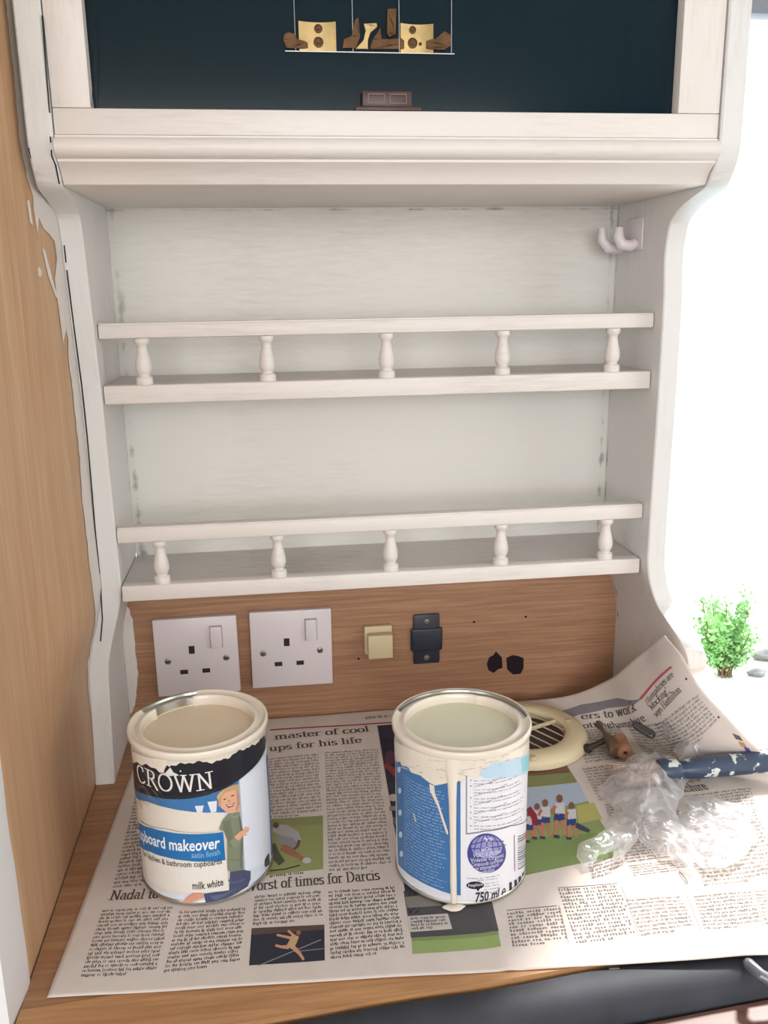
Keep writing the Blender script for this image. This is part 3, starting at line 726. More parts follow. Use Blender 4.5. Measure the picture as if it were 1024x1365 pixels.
for z in (.1032, .0610):
    bm = bmesh.new(); bm_lathe(bm, [(0, .0003), (.0011, .0003), (.0013, .0012), (.0028, .0010), (.0036, 0)], 20)
    o = finish('screw', bm, M['screw'], bkp, smooth=True); o.rotation_euler.x = PI/2; o.location = Vector((.3, -.004, z))-bkp.location

# ================================================================== NEWSPAPER
# sheet surface: flat page coordinates (x, y) on the worktop -> 3D, lifted at the back right where it climbs the cabinet foot
_ctrl = []
for x in (-.03, .1, .2, .3, .38):
    for y in (-.002, -.1, -.2, -.3, -.42): _ctrl.append((x, y, 0, 0, 0))
for x, y in ((.46, -.20), (.5, -.25), (.46, -.42), (.46, -.3), (.55, -.3), (.61, -.31), (.54, -.42), (.615, -.42), (.40, -.05), (.45, -.11), (.45, -.15), (.5, -.2), (.56, -.24), (.42, -.09)): _ctrl.append((x, y, 0, 0, 0))
for s_, t_, X, Y, Z in ((.40, -.002, .40, -.006, .001), (.432, -.002, .4445, -.034, .016), (.475, -.002, .474, -.068, .045), (.52, -.002, .484, -.100, .0755), (.56, -.002, .4925, -.132, .1085), (.612, -.002, .495, -.165, .1360),
                        (.612, -.03, .4985, -.190, .1290), (.612, -.065, .515, -.1956, .0996), (.612, -.11, .550, -.197, .0590), (.612, -.15, .582, -.198, .0255), (.612, -.19, .603, -.215, .003),
                        (.56, -.05, .498, -.145, .066), (.505, -.09, .499, -.108, .003), (.525, -.045, .490, -.118, .040), (.565, -.115, .532, -.172, .022), (.56, -.155, .55, -.175, .003)):
    _ctrl.append((s_, t_, X-s_, Y-t_, Z))
_ctrl = np.array(_ctrl)
def _U(r2): return np.where(r2 > 1e-12, r2*np.log(np.maximum(r2, 1e-12)), 0)
_n = len(_ctrl); _K = _U(((_ctrl[:, None, :2]-_ctrl[None, :, :2])**2).sum(-1))+np.eye(_n)*2e-5
_Pm = np.hstack([np.ones((_n, 1)), _ctrl[:, :2]])
_A = np.block([[_K, _Pm], [_Pm.T, np.zeros((3, 3))]]); _Wt = np.linalg.solve(_A, np.vstack([_ctrl[:, 2:], np.zeros((3, 3))]))
def tps(P):
    D = np.zeros((len(P), 3))
    for i in range(0, len(P), 20000):
        q = P[i:i+20000]; k = _U(((q[:, None, :]-_ctrl[None, :, :2])**2).sum(-1))
        D[i:i+20000] = k@_Wt[:_n]+np.hstack([np.ones((len(q), 1)), q])@_Wt[_n:]
    return D
def sheet_raw(P):
    w = np.clip((P[:, 0]-.36)/.06, 0, 1)[:, None]; w = w*w*(3-2*w)
    D = tps(P)*w
    x, y = P[:, 0], P[:, 1]
    wav = .0006*np.sin(x*21+y*13)*np.sin(y*17-x*5)+.0004*np.sin(x*60+2*np.sin(y*30))
    crease = .0008*np.exp(-((x-.2865+.02*(y+.4))/.005)**2)*np.clip((-.28-y)/.05, 0, 1)
    wr = np.clip((x-.38)/.1, 0, 1)*(.0010*np.sin(x*95+y*70)+.0008*np.sin(y*120-x*40))
    z = .0013+wav*.6+crease+wr*.5+np.maximum(D[:, 2], -.0005)
    fold = np.clip((-.393-.0015-y)/.02, 0, 1)*np.clip((.2-x)/.2, 0, 1)
    return np.stack([x+D[:, 0], y+D[:, 1], np.maximum(z, .0005)], -1)
def sheet(P, layer):
    A = sheet_raw(P); e = 5e-4
    B = sheet_raw(P+np.array((e, 0))); C = sheet_raw(P+np.array((0, e)))
    n = np.cross(B-A, C-A); n /= np.linalg.norm(n, axis=1)[:, None]
    return A+n*(layer[:, None]*.00011+.00005)
news = thing('newspaper', 'open broadsheet newspaper spread flat under the two paint tins', 'newspaper', (.29, -.2, 0))
BL_, BR_, TL_, TR_ = (-.0222, -.3775), (.615, -.421), (-.002, -.0035), (.613, -.002)
def f_sheet(u, v):
    q = [np.array(k) for k in (TL_, TR_, BR_, BL_)]
    P = (q[0]*(1-u)[:, None]+q[1]*u[:, None])*(v)[:, None]+(q[3]*(1-u)[:, None]+q[2]*u[:, None])*(1-v)[:, None]
    return sheet(P, np.zeros(len(P)))
subgrid('sheet', f_sheet, 200, 130, M['paper'], news, smooth=True, thick=.0003)
def N_(u, v):
    p = on_plane(u, v, 2, .002)
    if u < 690 or v > 1100: return np.array((p.x, p.y))
    return inv(sheet, u, v, (min(p.x, .6), min(p.y, -.01)))
INK = ink((92, 84, 82)); INKG = ink((122, 114, 111)); INKL = ink((140, 134, 132))
def block(quad, n, mat=None, **k):
    pr = Print(sheet); text_lines(pr, [N_(*q) for q in quad], n, mat or INKG, **k); pr.build('text_column', news, stuff=True)
def headline(txt, a, b, h, **k):
    pr = Print(sheet); a, b = N_(*a), N_(*b); d = b-a; d /= np.linalg.norm(d)
    put_text(pr, txt, a, b, h, INK, up=k.pop('up', (-d[1]*.98, d[0])), **k); pr.build('headline', news)
def picture(name, shapes):
    pr = Print(sheet)
    for sp in shapes:
        pts, col = sp[0], sp[1]; lay = sp[2] if len(sp) > 2 else 1
        pr.poly([N_(*p) for p in pts], ink(col), lay, maxlen=.006)
    return pr.build(name, news)
def el(cx, cy, rx, ry, n=14, rot=0):
    c, s = math.cos(math.radians(rot)), math.sin(math.radians(rot))
    return [(cx+rx*math.cos(t)*c-ry*math.sin(t)*s, cy+rx*math.cos(t)*s+ry*math.sin(t)*c) for t in [2*PI*i/n for i in range(n)]]
def limb(pts, w):
    L_, R_ = [], []
    for i, p in enumerate(pts):
        a = pts[max(0, i-1)]; b = pts[min(len(pts)-1, i+1)]; d = math.dist(a, b) or 1; n = (-(b[1]-a[1])/d, (b[0]-a[0])/d)
        ww = w[i] if isinstance(w, (list, tuple)) else w
        L_.append((p[0]+n[0]*ww, p[1]+n[1]*ww)); R_.append((p[0]-n[0]*ww, p[1]-n[1]*ww))
    return L_+R_[::-1]
# --- left page
picture('page_rule', [([(360, 971.3), (523, 962.2), (523, 963.8), (360, 973)], (168, 74, 72))])
block([(487, 954), (521, 952), (521, 957), (487, 959)], 1, cw=.0016, last=1)
headline('master of cool', (366, 985), (493, 974.5), .0172)
headline('ups for his life', (359, 1000.5), (483, 989), .0172)
block([(352, 1010), (424, 1003), (428, 1086), (352, 1092)], 20)
block([(433, 1001), (503, 997), (521, 1156), (439, 1162)], 38)
picture('photo_and_grey_band', [([(340, 1093), (430.5, 1086.5), (431, 1158), (340, 1167)], (152, 156, 102)),
    ([(340, 1093), (430.5, 1086.5), (430.6, 1098), (340, 1106)], (140, 146, 98), 2),
    (limb([(364, 1103), (380, 1107), (393, 1115), (399, 1122)], [5, 8, 8, 4]), (176, 170, 170), 3), (limb([(370, 1118), (388, 1122), (396, 1130)], [5, 6, 4]), (150, 146, 146), 4),
    (limb([(376, 1128), (386, 1134), (398, 1141), (406, 1147)], [5, 5, 3, 2.5]), (164, 112, 92), 3), (el(409, 1147, 6, 4), (196, 190, 188), 4), (limb([(362, 1125), (368, 1140), (376, 1150)], [5, 6, 5]), (92, 90, 74), 3),
    (limb([(360, 1160), (380, 1158), (400, 1153)], .7), (60, 62, 50), 4), (el(368, 1100, 4, 4), (110, 84, 70), 4), (limb([(399, 1120), (397, 1128), (392, 1132)], [2, 2, 1.5]), (120, 88, 74), 5)])
block([(360, 1164), (403, 1160), (403, 1165), (360, 1169)], 1, INK, cw=.0016, last=1)
headline('Worst of times for Darcis', (325, 1187), (507, 1171.5), .0172)
headline('Nadal to', (145, 1199), (211, 1196.5), .0160)
block([(182, 1056), (215, 1050), (215, 1178), (150, 1184)], 27, INK)
block([(137, 1211), (229, 1207), (205, 1298), (107, 1303)], 17, INK)
block([(240, 1213), (327, 1208), (318, 1287), (218, 1296)], 15, INK)
block([(340, 1192), (427, 1186), (429, 1226), (337, 1234)], 8, INK)
block([(438, 1186), (525, 1180), (541, 1270), (441, 1279)], 17, INK)
picture('photo_and_grey_band', [([(335.5, 1237), (432.5, 1231.5), (433, 1279.5), (332, 1286.5)], (56, 56, 66)), ([(335.5, 1237), (432.5, 1231.5), (432.6, 1238), (335.3, 1246)], (92, 78, 70), 2),
    (limb([(345, 1287), (380, 1272), (428, 1252)], .6), (150, 148, 150), 3), (limb([(392, 1268), (432, 1264)], .6), (130, 128, 132), 3),
    (limb([(394, 1246), (391, 1254), (386, 1263)], [5, 5, 5]), (196, 162, 128), 3), (limb([(388, 1250), (374, 1247), (369, 1246)], [2, 1.6, 1.5]), (200, 150, 118), 4), (limb([(394, 1248), (386, 1242), (384, 1240)], 1.6), (200, 150, 118), 4),
    (limb([(385, 1262), (376, 1262), (367, 1260)], [3, 2, 1.5]), (200, 150, 118), 4), (limb([(391, 1262), (399, 1270), (405, 1279)], [3, 2.4, 1.6]), (200, 150, 118), 4), (el(398, 1243, 3, 3.4), (150, 110, 84), 5)])
picture('photo_and_grey_band', [([(503, 967), (548, 964), (560, 1218), (545, 1217)], (64, 60, 72)), ([(508, 985), (545, 982), (545, 1040), (517, 1042)], (58, 52, 66), 2), (el(520, 1010, 7, 9), (90, 62, 74), 3), (limb([(513, 1018), (530, 1032), (545, 1036)], [3, 5, 5]), (134, 62, 66), 3),
    (el(524, 1063, 6, 5), (190, 176, 168), 3), (limb([(519, 1078), (545, 1076)], 3), (150, 142, 140), 3), (limb([(524, 1095), (545, 1094)], 5), (112, 108, 112), 3), (limb([(530, 1120), (546, 1119)], 6), (150, 148, 96), 3)])
picture('photo_and_grey_band', [([(538, 1187), (600, 1182), (651, 1178), (665, 1241), (548, 1249)], (84, 82, 84)), ([(540, 1195), (575, 1192), (590, 1206), (543, 1210)], (136, 128, 122), 2),
    ([(549, 1249.5), (664, 1241), (668, 1261.5), (550, 1271)], (148, 166, 106), 2), ([(549, 1249.5), (664, 1241), (665, 1246), (549.2, 1254)], (130, 144, 96), 3), ([(543, 1221), (597, 1216.5), (603, 1237), (547, 1242)], (202, 194, 188), 3)])
pr = Print(sheet); text_lines(pr, [N_(*q) for q in [(547, 1222), (592, 1219), (597, 1236), (549, 1240)]], 4, INK, layer=4); pr.build('text_column', news, stuff=True)
# --- right page
picture('photo_and_grey_band', [([(700, 1022), (752, 1014), (770, 1043), (700, 1050)], (136, 142, 96)), ([(700, 1026), (756, 1022), (760, 1030), (700, 1035)], (126, 92, 78), 2)])
players = []
for (x, y, s) in ((716, 1084, .9), (727, 1080, 1), (746, 1075, 1.1), (762, 1083, .95), (706, 1092, .8)):
    players += [(el(x, y-9*s, 4*s, 5*s), (134, 96, 82), 5), (limb([(x, y-4*s), (x+1, y+10*s)], [6*s, 6*s]), (214, 210, 214), 4), (limb([(x-5*s, y), (x-9*s, y+8*s)], 2*s), (190, 120, 96), 5), (limb([(x, y+9*s), (x, y+18*s)], [6*s, 6.5*s]), (62, 74, 134), 4),
                (limb([(x-3*s, y+17*s), (x-4*s, y+35*s)], [2.6*s, 2*s]), (190, 130, 104), 4), (limb([(x+4*s, y+17*s), (x+7*s, y+34*s)], [2.6*s, 2*s]), (190, 130, 104), 4), (limb([(x-7*s, y+36*s), (x, y+37*s)], 1.8*s), (60, 66, 96), 5)]
players += [(limb([(704, 1078), (712, 1088), (714, 1100)], 4), (150, 56, 66), 6), (limb([(768, 1100), (778, 1104), (786, 1108)], [3, 3, 2]), (70, 78, 96), 5)]
picture('photo_and_grey_band', [([(700, 1051), (772, 1043), (784, 1068), (700, 1086)], (176, 190, 208)), ([(700, 1085), (784, 1067.5), (829, 1139), (700, 1166)], (146, 160, 106)), ([(768, 1074), (792, 1070), (803, 1092), (772, 1098)], (184, 178, 112), 2),
    ([(700, 1118), (813, 1108), (829, 1139), (700, 1166)], (128, 146, 92), 2)]+players)
block([(784, 1150), (826, 1135), (832, 1160), (790, 1172)], 5, INK)
picture('photo_and_grey_band', [([(700, 962), (730, 952), (775, 939), (824, 930.5), (856, 930), (850, 936), (810, 944), (772, 953), (740, 963), (704, 975)], (136, 130, 138))])  # flat grey band along the page's back margin, no image in it
picture('page_rule', [([(852, 931), (894, 888), (897, 889.5), (855, 933)], (188, 92, 98))])
def headline2(txt, a, b, h): headline(txt, a, b, h)
headline('ers to work', (775, 959), (849, 946), .0165)
headline('ottinghamshire', (778, 971), (862, 960), .0165)
headline('Yorkshire', (893, 1059), (946, 1052), .0190)
headline('Humphries are', (863, 940), (899, 901), .0092)
headline("'Mocking',", (868, 948), (893, 922), .0092)
headline('says Hamilton', (875, 956), (909, 921), .0092)
block([(768, 975), (828, 968), (850, 1010), (782, 1018)], 12)
block([(836, 966), (890, 960), (925, 1002), (862, 1008)], 11)
block([(872, 965), (930, 925), (960, 965), (900, 1000)], 10)
block([(776, 1024), (850, 1014), (888, 1058), (800, 1068)], 12)
block([(860, 1012), (930, 1006), (960, 1040), (900, 1046)], 9)
block([(806, 1072), (880, 1062), (930, 1140), (836, 1150)], 22)
block([(893, 1064), (1000, 1050), (1040, 1170), (940, 1182)], 26, INKG)
block([(838, 1152), (930, 1143), (940, 1158), (846, 1168)], 5)
picture('colour_mark', [([(976, 977), (986, 981), (991, 988), (981, 985)], (96, 94, 84))]); picture('colour_mark', [([(984, 988), (992, 990), (996, 996), (988, 995)], (198, 140, 88))]); picture('colour_mark', [([(991, 995), (998, 997), (1003, 1003), (995, 1002)], (92, 84, 150))])
for p_ in ((958, 956), (915, 905)): picture('colour_mark', [(el(p_[0], p_[1], 1.6, 1.8, 8), (80, 76, 78))])
block([(676, 1215), (744, 1208), (757, 1256), (684, 1262)], 10, cw=.0022, bold=.5); block([(744, 1184), (823, 1178), (848, 1249), (769, 1257)], 15, cw=.0022, bold=.5)
block([(835, 1198), (905, 1193), (929, 1240), (856, 1248)], 10); block([(925, 1193), (1000, 1187), (1016, 1233), (940, 1240)], 10); block([(1006, 1186), (1050, 1182), (1070, 1226), (1022, 1232)], 10)
picture('table_rule', [([(676, 1212), (742, 1206), (742.3, 1207), (676, 1213)], (110, 104, 102))]); picture('table_rule', [([(744, 1182.5), (823, 1176.5), (823.2, 1177.4), (744.2, 1183.4)], (110, 104, 102))])
for (a, b_) in (((745, 1206), (758, 1257)), ((828, 1180), (852, 1247)), ((914, 1190), (934, 1240)), ((1003, 1186), (1018, 1232))):
    picture('table_rule', [([a, (a[0]+.8, a[1]), (b_[0]+.8, b_[1]), b_], (140, 134, 132))])

# ================================================================== PAINT TINS
def can_profile(R=.0532, H=.1272):
    b = R-.0016
    return [(0, .0012), (b-.004, .0012), (b-.002, .0003), (b+.0004, 0), (b+.0010, .0008), (b+.0010, .0018), (b+.0002, .0026), (b, .003), (b, H-.0085), (b+.0002, H-.0062), (R, H-.0048), (R, H-.0012), (R-.0006, H), (R-.0018, H-.0004), (R-.0024, H-.0022), (.0478, H-.0032),
            (.0462, H-.0028), (.0450, H-.0016), (.0440, H-.0010), (.0434, H-.0016), (.0432, H-.004), (.0432, H-.022)], b
def can(cx, cy, label, cat_paint, level, mpaint):
    t = thing('paint_tin', label, 'paint tin', (cx, cy, .0026))
    prof, b = can_profile(); lathe('tin_body', prof, M['steel'], t, n=96)
    pf = lathe('paint_surface', [(0, .1272-level), (.030, .1272-level), (.0429, .1272-level+.0002), (.0432, .1272-level+.0012)], mpaint, t, n=64)
    return t, b
HC = .1272
def cylmap(t, R):
    cx, cy, cz = t.location
    def f(P, l):
        a = P[:, 0]/R; r = R+l*.00012
        return np.stack([cx+r*np.cos(a), cy+r*np.sin(a), cz+P[:, 1]], -1)
    def g(u, v):
        d = ray(u, v); ox, oy = CX-cx, CY-cy
        A = d.x*d.x+d.y*d.y; B = 2*(ox*d.x+oy*d.y); C = ox*ox+oy*oy-R*R; D = B*B-4*A*C
        if D < 0: s_ = -B/(2*A)
        else: s_ = (-B-math.sqrt(D))/(2*A)
        x, y, z = ox+d.x*s_, oy+d.y*s_, CZ+d.z*s_-cz
        a = math.atan2(y, x)
        if a > 1.6: a -= 2*PI
        return np.array((a*R, z))
    return f, g
def rim_coat(t, name, a0, a1, prof, mat, jz=.002, n=90, drips=()):
    """a skin of paint over part of the rim; ragged lower edge"""
    bm = bmesh.new(); rings = []
    for i in range(n+1):
        a = a0+(a1-a0)*i/n; edge = min(i, n-i)/3; e = min(1, edge)
        rag = jz*(math.sin(a*9)+.6*math.sin(a*23+1)+.5*math.sin(a*51)); dr = sum(w[1]*math.exp(-((a-w[0])/w[2])**2) for w in drips)
        ring = []
        for j, (r, z) in enumerate(prof):
            zz = z-(rag+dr if j == 0 else 0)
            rr = r-(1-e)*.0010
            ring.append(bm.verts.new((rr*math.cos(a), rr*math.sin(a), zz)))
        rings.append(ring)
    for i in range(n):
        for j in range(len(prof)-1): bm.faces.new((rings[i][j], rings[i+1][j], rings[i+1][j+1], rings[i][j+1]))
    return finish(name, bm, mat, t, smooth='all')
b0 = .0516
OUT = [(b0+.0006, HC-.0085), (b0+.0007, HC-.0062), (.0538, HC-.0046), (.0539, HC-.0012), (.0534, HC+.0006), (.0520, HC+.0005), (.0508, HC-.0010), (.0480, HC-.0018), (.0462, HC-.0014)]
INR = [(.0482, HC-.0018), (.0464, HC-.0012), (.0450, HC-.0002), (.0440, HC+.0002), (.0431, HC-.0008), (.0427, HC-.004), (.0424, HC-.012)]
D_ = math.radians
# ---- left tin
t1, _ = can(.0756, -.2491, 'left paint tin with black lettered band and boy picture on label', 'cream', .0085, M['cream_can1'])
rim_coat(t1, 'paint_coat', D_(-206), D_(96), OUT, M['cream_wet'], .0012, 160, drips=((D_(-10), .009, .05), (D_(-128), .004, .12)))
rim_coat(t1, 'inner_paint_coat', D_(-214), D_(100), INR, M['cream_wet'], 0, 120)
F1, C1_ = cylmap(t1, b0)
def Z6(X, Y): return C1_(150+X/4.096, 900+Y/4.096)
def lab1(name, shapes):
    pr = Print(F1)
    for sp in shapes: pr.poly([Z6(*p) for p in sp[0]], ink(sp[1], .3), sp[2] if len(sp) > 2 else 1, maxlen=.006)
    return pr.build(name, t1)
a_l, a_r = D_(-214), D_(38)   # wrap extent of the label
pr = Print(F1)
for k in range(42):
    s0 = a_l*b0+(a_r-a_l)*b0*k/42; s1 = a_l*b0+(a_r-a_l)*b0*(k+1)/42; pr.poly([(s0, .0034), (s1, .0034), (s1, HC-.0095), (s0, HC-.0095)], ink((214, 222, 232), .3), 1)
pr.build('label', t1)
# white lower label, blue shelf band, black top band
lab1('door_picture', [([(118, 640), (200, 690), (300, 722), (400, 742), (560, 752), (640, 750), (650, 1180), (420, 1195), (250, 1170), (190, 1110), (150, 900)], (226, 216, 204), 2)])
lab1('blue_band', [([(118, 600), (160, 640), (300, 672), (450, 664), (560, 640), (690, 560), (690, 742), (560, 748), (400, 740), (300, 722), (200, 690), (125, 655)], (62, 116, 170), 3)])
lab1('bowl_picture', [([(450, 712), (498, 710), (490, 748), (462, 748)], (222, 224, 230), 4)]); lab1('bowl_picture', [([(518, 690), (570, 684), (566, 744), (538, 748)], (222, 224, 230), 4)])
lab1('black_band', [([(112, 420), (200, 455), (300, 470), (450, 470), (600, 440), (740, 380), (845, 300), (832, 400), (790, 480), (740, 530), (680, 578), (600, 622), (520, 652), (450, 668), (370, 676), (300, 674), (220, 660), (160, 640), (122, 612)], (30, 31, 40), 4)])
# door held by the child
lab1('white_door_picture', [([(684, 580), (745, 535), (800, 478), (832, 430), (850, 700), (862, 990), (790, 1040), (716, 1072)], (224, 228, 238), 5), ([(684, 580), (692, 576), (722, 1068), (716, 1072)], (170, 180, 196), 6)])
lab1('blue_strip', [([(838, 440), (848, 425), (880, 900), (872, 960), (862, 990)], (58, 108, 168), 5)])
boy = [
 ([(575, 648), (600, 628), (640, 606), (684, 596), (690, 740), (655, 752), (620, 745), (590, 720)], (222, 170, 140), 6),
 ([(566, 660), (580, 640), (610, 618), (650, 600), (684, 592), (686, 618), (650, 628), (612, 640), (596, 660), (590, 690), (578, 690)], (196, 158, 112), 7),
 (el(584, 700, 9, 15), (206, 150, 122), 7), (limb([(604, 676), (616, 672)], 3), (90, 60, 48), 8), (limb([(645, 658), (660, 652)], 3), (90, 60, 48), 8), (el(634, 684, 6, 5), (196, 130, 104), 8),
 ([(615, 702), (640, 704), (664, 690), (655, 714), (630, 722)], (160, 76, 70), 8), ([(622, 704), (642, 706), (658, 696), (650, 708), (632, 712)], (236, 230, 226), 9),
 ([(598, 790), (630, 752), (690, 744), (700, 800), (712, 1062), (640, 1070), (628, 1062), (622, 860), (580, 838)], (128, 134, 112), 6),
 ([(600, 800), (640, 785), (655, 870), (650, 930), (640, 940), (606, 845)], (112, 118, 98), 7),
 (limb([(650, 925), (680, 895), (700, 870)], [22, 20, 14]), (136, 142, 120), 8), (limb([(672, 890), (700, 862), (735, 835)], [16, 14, 8]), (224, 168, 138), 9), (limb([(715, 832), (742, 836)], [8, 5]), (226, 172, 144), 10), (limb([(712, 850), (738, 852)], [6, 4]), (226, 172, 144), 10), (limb([(708, 866), (728, 870)], [6, 4]), (226, 172, 144), 10),
 ([(640, 1070), (712, 1060), (750, 1068), (750, 1110), (735, 1150), (680, 1185), (560, 1238), (510, 1240), (498, 1190), (560, 1180), (636, 1172)], (72, 78, 106), 8),
 ([(530, 1200), (600, 1190), (690, 1150), (560, 1225)], (92, 100, 130), 9),
 ([(380, 1240), (410, 1206), (440, 1186), (490, 1184), (498, 1212), (450, 1230), (400, 1246)], (214, 150, 124), 8)]
boy += [(limb([(690, 770), (704, 860), (700, 1050)], [4, 8, 6]), (108, 114, 94), 7), (limb([(630, 1000), (670, 1010), (700, 1000)], 3), (112, 118, 98), 7), (limb([(640, 760), (660, 775), (686, 762)], 3), (150, 155, 134), 7),
 (limb([(572, 672), (582, 652), (604, 630)], 3), (214, 182, 138), 8), (limb([(676, 620), (684, 700), (672, 738)], [4, 7, 5]), (198, 142, 114), 7), (limb([(628, 690), (630, 676)], 2), (200, 146, 118), 8), (limb([(600, 1100), (660, 1130), (720, 1110)], 5), (88, 96, 126), 9)]
lab1('child_picture', boy)
lab1('name_panel', [([(155, 790), (300, 836), (450, 856), (604, 846), (634, 1166), (520, 1180), (400, 1178), (290, 1155), (200, 1105)], (228, 220, 210), 11)])
lab1('blue_banner', [([(152, 800), (220, 828), (300, 848), (400, 860), (500, 860), (602, 850), (614, 1004), (500, 1012), (400, 1006), (300, 988), (220, 962), (160, 930)], (34, 110, 172), 12)])
def text1(name, txt, a, b, h, col, layer, kind='bf', **k):
    """runs the baseline through the label surface from a to b (close-up coordinates)"""
    pr = Print(F1); A, B = Z6(*a), Z6(*b); put_text(pr, txt, A, B, h, ink(col, .3), layer, kind, **k); return pr.build(name, t1)
def arc_text(name, t, F, Cf, txt, px, h, col, layer, kind='bf', rough=.3, **k):
    """text along a list of baseline points"""
    pts = [Cf(*p) for p in px]; P, T, w0 = nib_text(txt, **k) if kind == 'nib' else bf_text(txt, **k)
    seg = [0]
    for a, b in zip(pts[:-1], pts[1:]): seg.append(seg[-1]+math.dist(a, b))
    xs = [p[0] for p in pts]; ys = [p[1] for p in pts]; Q = []
    for x, y in P:
        s_ = x/w0*seg[-1]; qx = np.interp(s_, seg, xs); qy = np.interp(s_, seg, ys); dx = (np.interp(s_+.002, seg, xs)-np.interp(s_-.002, seg, xs)); dy = (np.interp(s_+.002, seg, ys)-np.interp(s_-.002, seg, ys)); L_ = math.hypot(dx, dy) or 1
        Q.append((qx-dy/L_*y*h, qy+dx/L_*y*h))
    pr = Print(F); pr.mesh2d(Q, T, ink(col, rough), layer); return pr.build(name, t)
arc_text('brand_lettering', t1, F1, Z6, 'CROWN', [(148, 570), (200, 596), (270, 622), (380, 632), (470, 625), (556, 608)], .0190, (226, 222, 216), 10, 'nib', nx=.042, ny=.020)
crown = [([(262, 538), (292, 530), (318, 500), (335, 528), (362, 540), (318, 548)], (226, 222, 216), 7), (el(313, 491, 6, 6, 8), (226, 222, 216), 7), (el(276, 512, 5, 5, 8), (226, 222, 216), 7), (el(373, 521, 5, 5, 8), (226, 222, 216), 7)]
lab1('crown_emblem', crown)
arc_text('banner_lettering', t1, F1, Z6, 'cupboard makeover', [(156, 880), (220, 918), (300, 942), (400, 952), (500, 948), (584, 936)], .0138, (236, 238, 240), 13, bold=.018, shear=.1)
arc_text('small_lettering', t1, F1, Z6, 'satin finish', [(432, 990), (500, 990), (586, 972)], .0070, (150, 190, 220), 13)
arc_text('small_lettering', t1, F1, Z6, 'for kitchen & bathroom cupboards', [(180, 978), (250, 1015), (340, 1036), (450, 1040), (596, 1022)], .0070, (60, 56, 60), 13, bold=.01)
arc_text('shade_lettering', t1, F1, Z6, 'milk white', [(438, 1162), (520, 1158), (604, 1140)], .0092, (46, 44, 48), 13, bold=.012)
lab1('small_emblem', [([(826, 1010), (838, 984), (850, 970), (854, 1030), (830, 1048)], (60, 64, 76), 7)])
# scratched, brushed paint over the left of the black band
pr = Print(F1)
for k in range(90):
    x = random.uniform(112, 265); y = random.uniform(440, 690); L_ = random.uniform(25, 80); a = random.uniform(.5, 1.2); w = random.uniform(.6, 2)
    pts = [(x, y), (x+w, y), (x+L_*math.cos(a)+w, y+L_*math.sin(a)), (x+L_*math.cos(a), y+L_*math.sin(a))]
    if x+L_*math.cos(a) > 285: continue
    pr.poly([Z6(*p) for p in pts], ink(random.choice(((120, 116, 110), (150, 144, 134), (84, 84, 88))), .4), 8)
pr.build('brush_scratches', t1, stuff=True)
pr = Print(F1)
pr.poly([Z6(*p) for p in [(112, 400), (200, 445), (300, 455), (306, 480), (290, 505), (284, 530), (262, 528), (240, 505), (215, 500), (190, 480), (165, 490), (140, 470), (122, 480)]], M['cream_wet'], 9, maxlen=.006); pr.build('paint_smear', t1)
# ---- right tin
t2, _ = can(.2781, -.2803, 'right paint tin turned to its blue instruction side, thick drip down front', 'cream', .0075, M['cream_can2'])
rim_coat(t2, 'paint_coat', D_(-205), D_(-5), OUT, M['cream_wet'], .0016, 160, drips=((D_(-118), .004, .3), (D_(-60), .003, .2)))
rim_coat(t2, 'rim_edge_paint', D_(-25), D_(165), [(.0532, HC-.003), (.0539, HC-.0012), (.0534, HC+.0006), (.0524, HC-.0002)], M['cream_wet'], .0004, 90)
rim_coat(t2, 'inner_paint_coat', D_(-300), D_(60), INR, M['cream_wet'], 0, 140)
F2, C2_ = cylmap(t2, b0)
def Z7(X, Y): return C2_(500+X/4.096, 900+Y/4.096)
def lab2(name, shapes, rough=.35):
    pr = Print(F2)
    for sp in shapes: pr.poly([Z7(*p) for p in sp[0]], ink(sp[1], rough) if isinstance(sp[1], tuple) else sp[1], sp[2] if len(sp) > 2 else 1, maxlen=.006)
    return pr.build(name, t2)
pr = Print(F2)
for k in range(60):
    a0, a1 = D_(-230)*b0, D_(60)*b0; s0 = a0+(a1-a0)*k/60; s1 = a0+(a1-a0)*(k+1)/60; pr.poly([(s0, .0034), (s1, .0034), (s1, HC-.0088), (s0, HC-.0088)], ink((226, 224, 230), .35), 1)
pr.build('label', t2)
lab2('blue_panel', [([(112, 420), (200, 440), (330, 450), (466, 455), (468, 1202), (400, 1190), (320, 1160), (230, 1115), (160, 1065), (128, 1030)], (62, 112, 166), 2)])
def label_lines(Zf, F, t, rows, col, layer, cw=.0013, **k):
    pr = Print(F)
    for (a, b, h) in rows:
        A, B = Zf(*a), Zf(*b); d = np.array((0, -h))
        text_lines(pr, [A, B, B+d, A+d], 1, ink(col, .4), layer, cw=cw, last=random.uniform(.8, 1), **k)
    return pr.build('small_print', t, stuff=True)
rows = []
for k in range(30):
    f = k/29; y0 = 560+f*470; y1 = 640+f*520
    rows.append(((160, y0-20*(1-f)), (395, y1), .0011))
label_lines(Z7, F2, t2, rows, (176, 200, 224), 3)
for (x, y) in ((133, 515), (137, 630), (139, 750), (142, 870), (146, 975)):
    lab2('icon', [(el(x, y, 9, 17), (200, 214, 228), 3)])
lab2('print_box', [([(497, 540), (502, 540), (502, 868), (497, 868)], (110, 108, 120), 3), ([(502, 862), (600, 846), (740, 818), (835, 780), (835, 785), (740, 824), (600, 852), (502, 868)], (110, 108, 120), 3)])
rows = []
for k in range(17):
    f = k/16; y0 = 572+f*262; rows.append(((540, y0), (560+250*(1-.35*(k % 3 == 2)), y0-70+8*f), .00115))
label_lines(Z7, F2, t2, rows, (112, 110, 120), 3)
for y in (572, 604, 668, 716, 748, 780, 822): lab2('bullet', [(el(523, y, 3, 4, 8), (80, 78, 90), 3)])
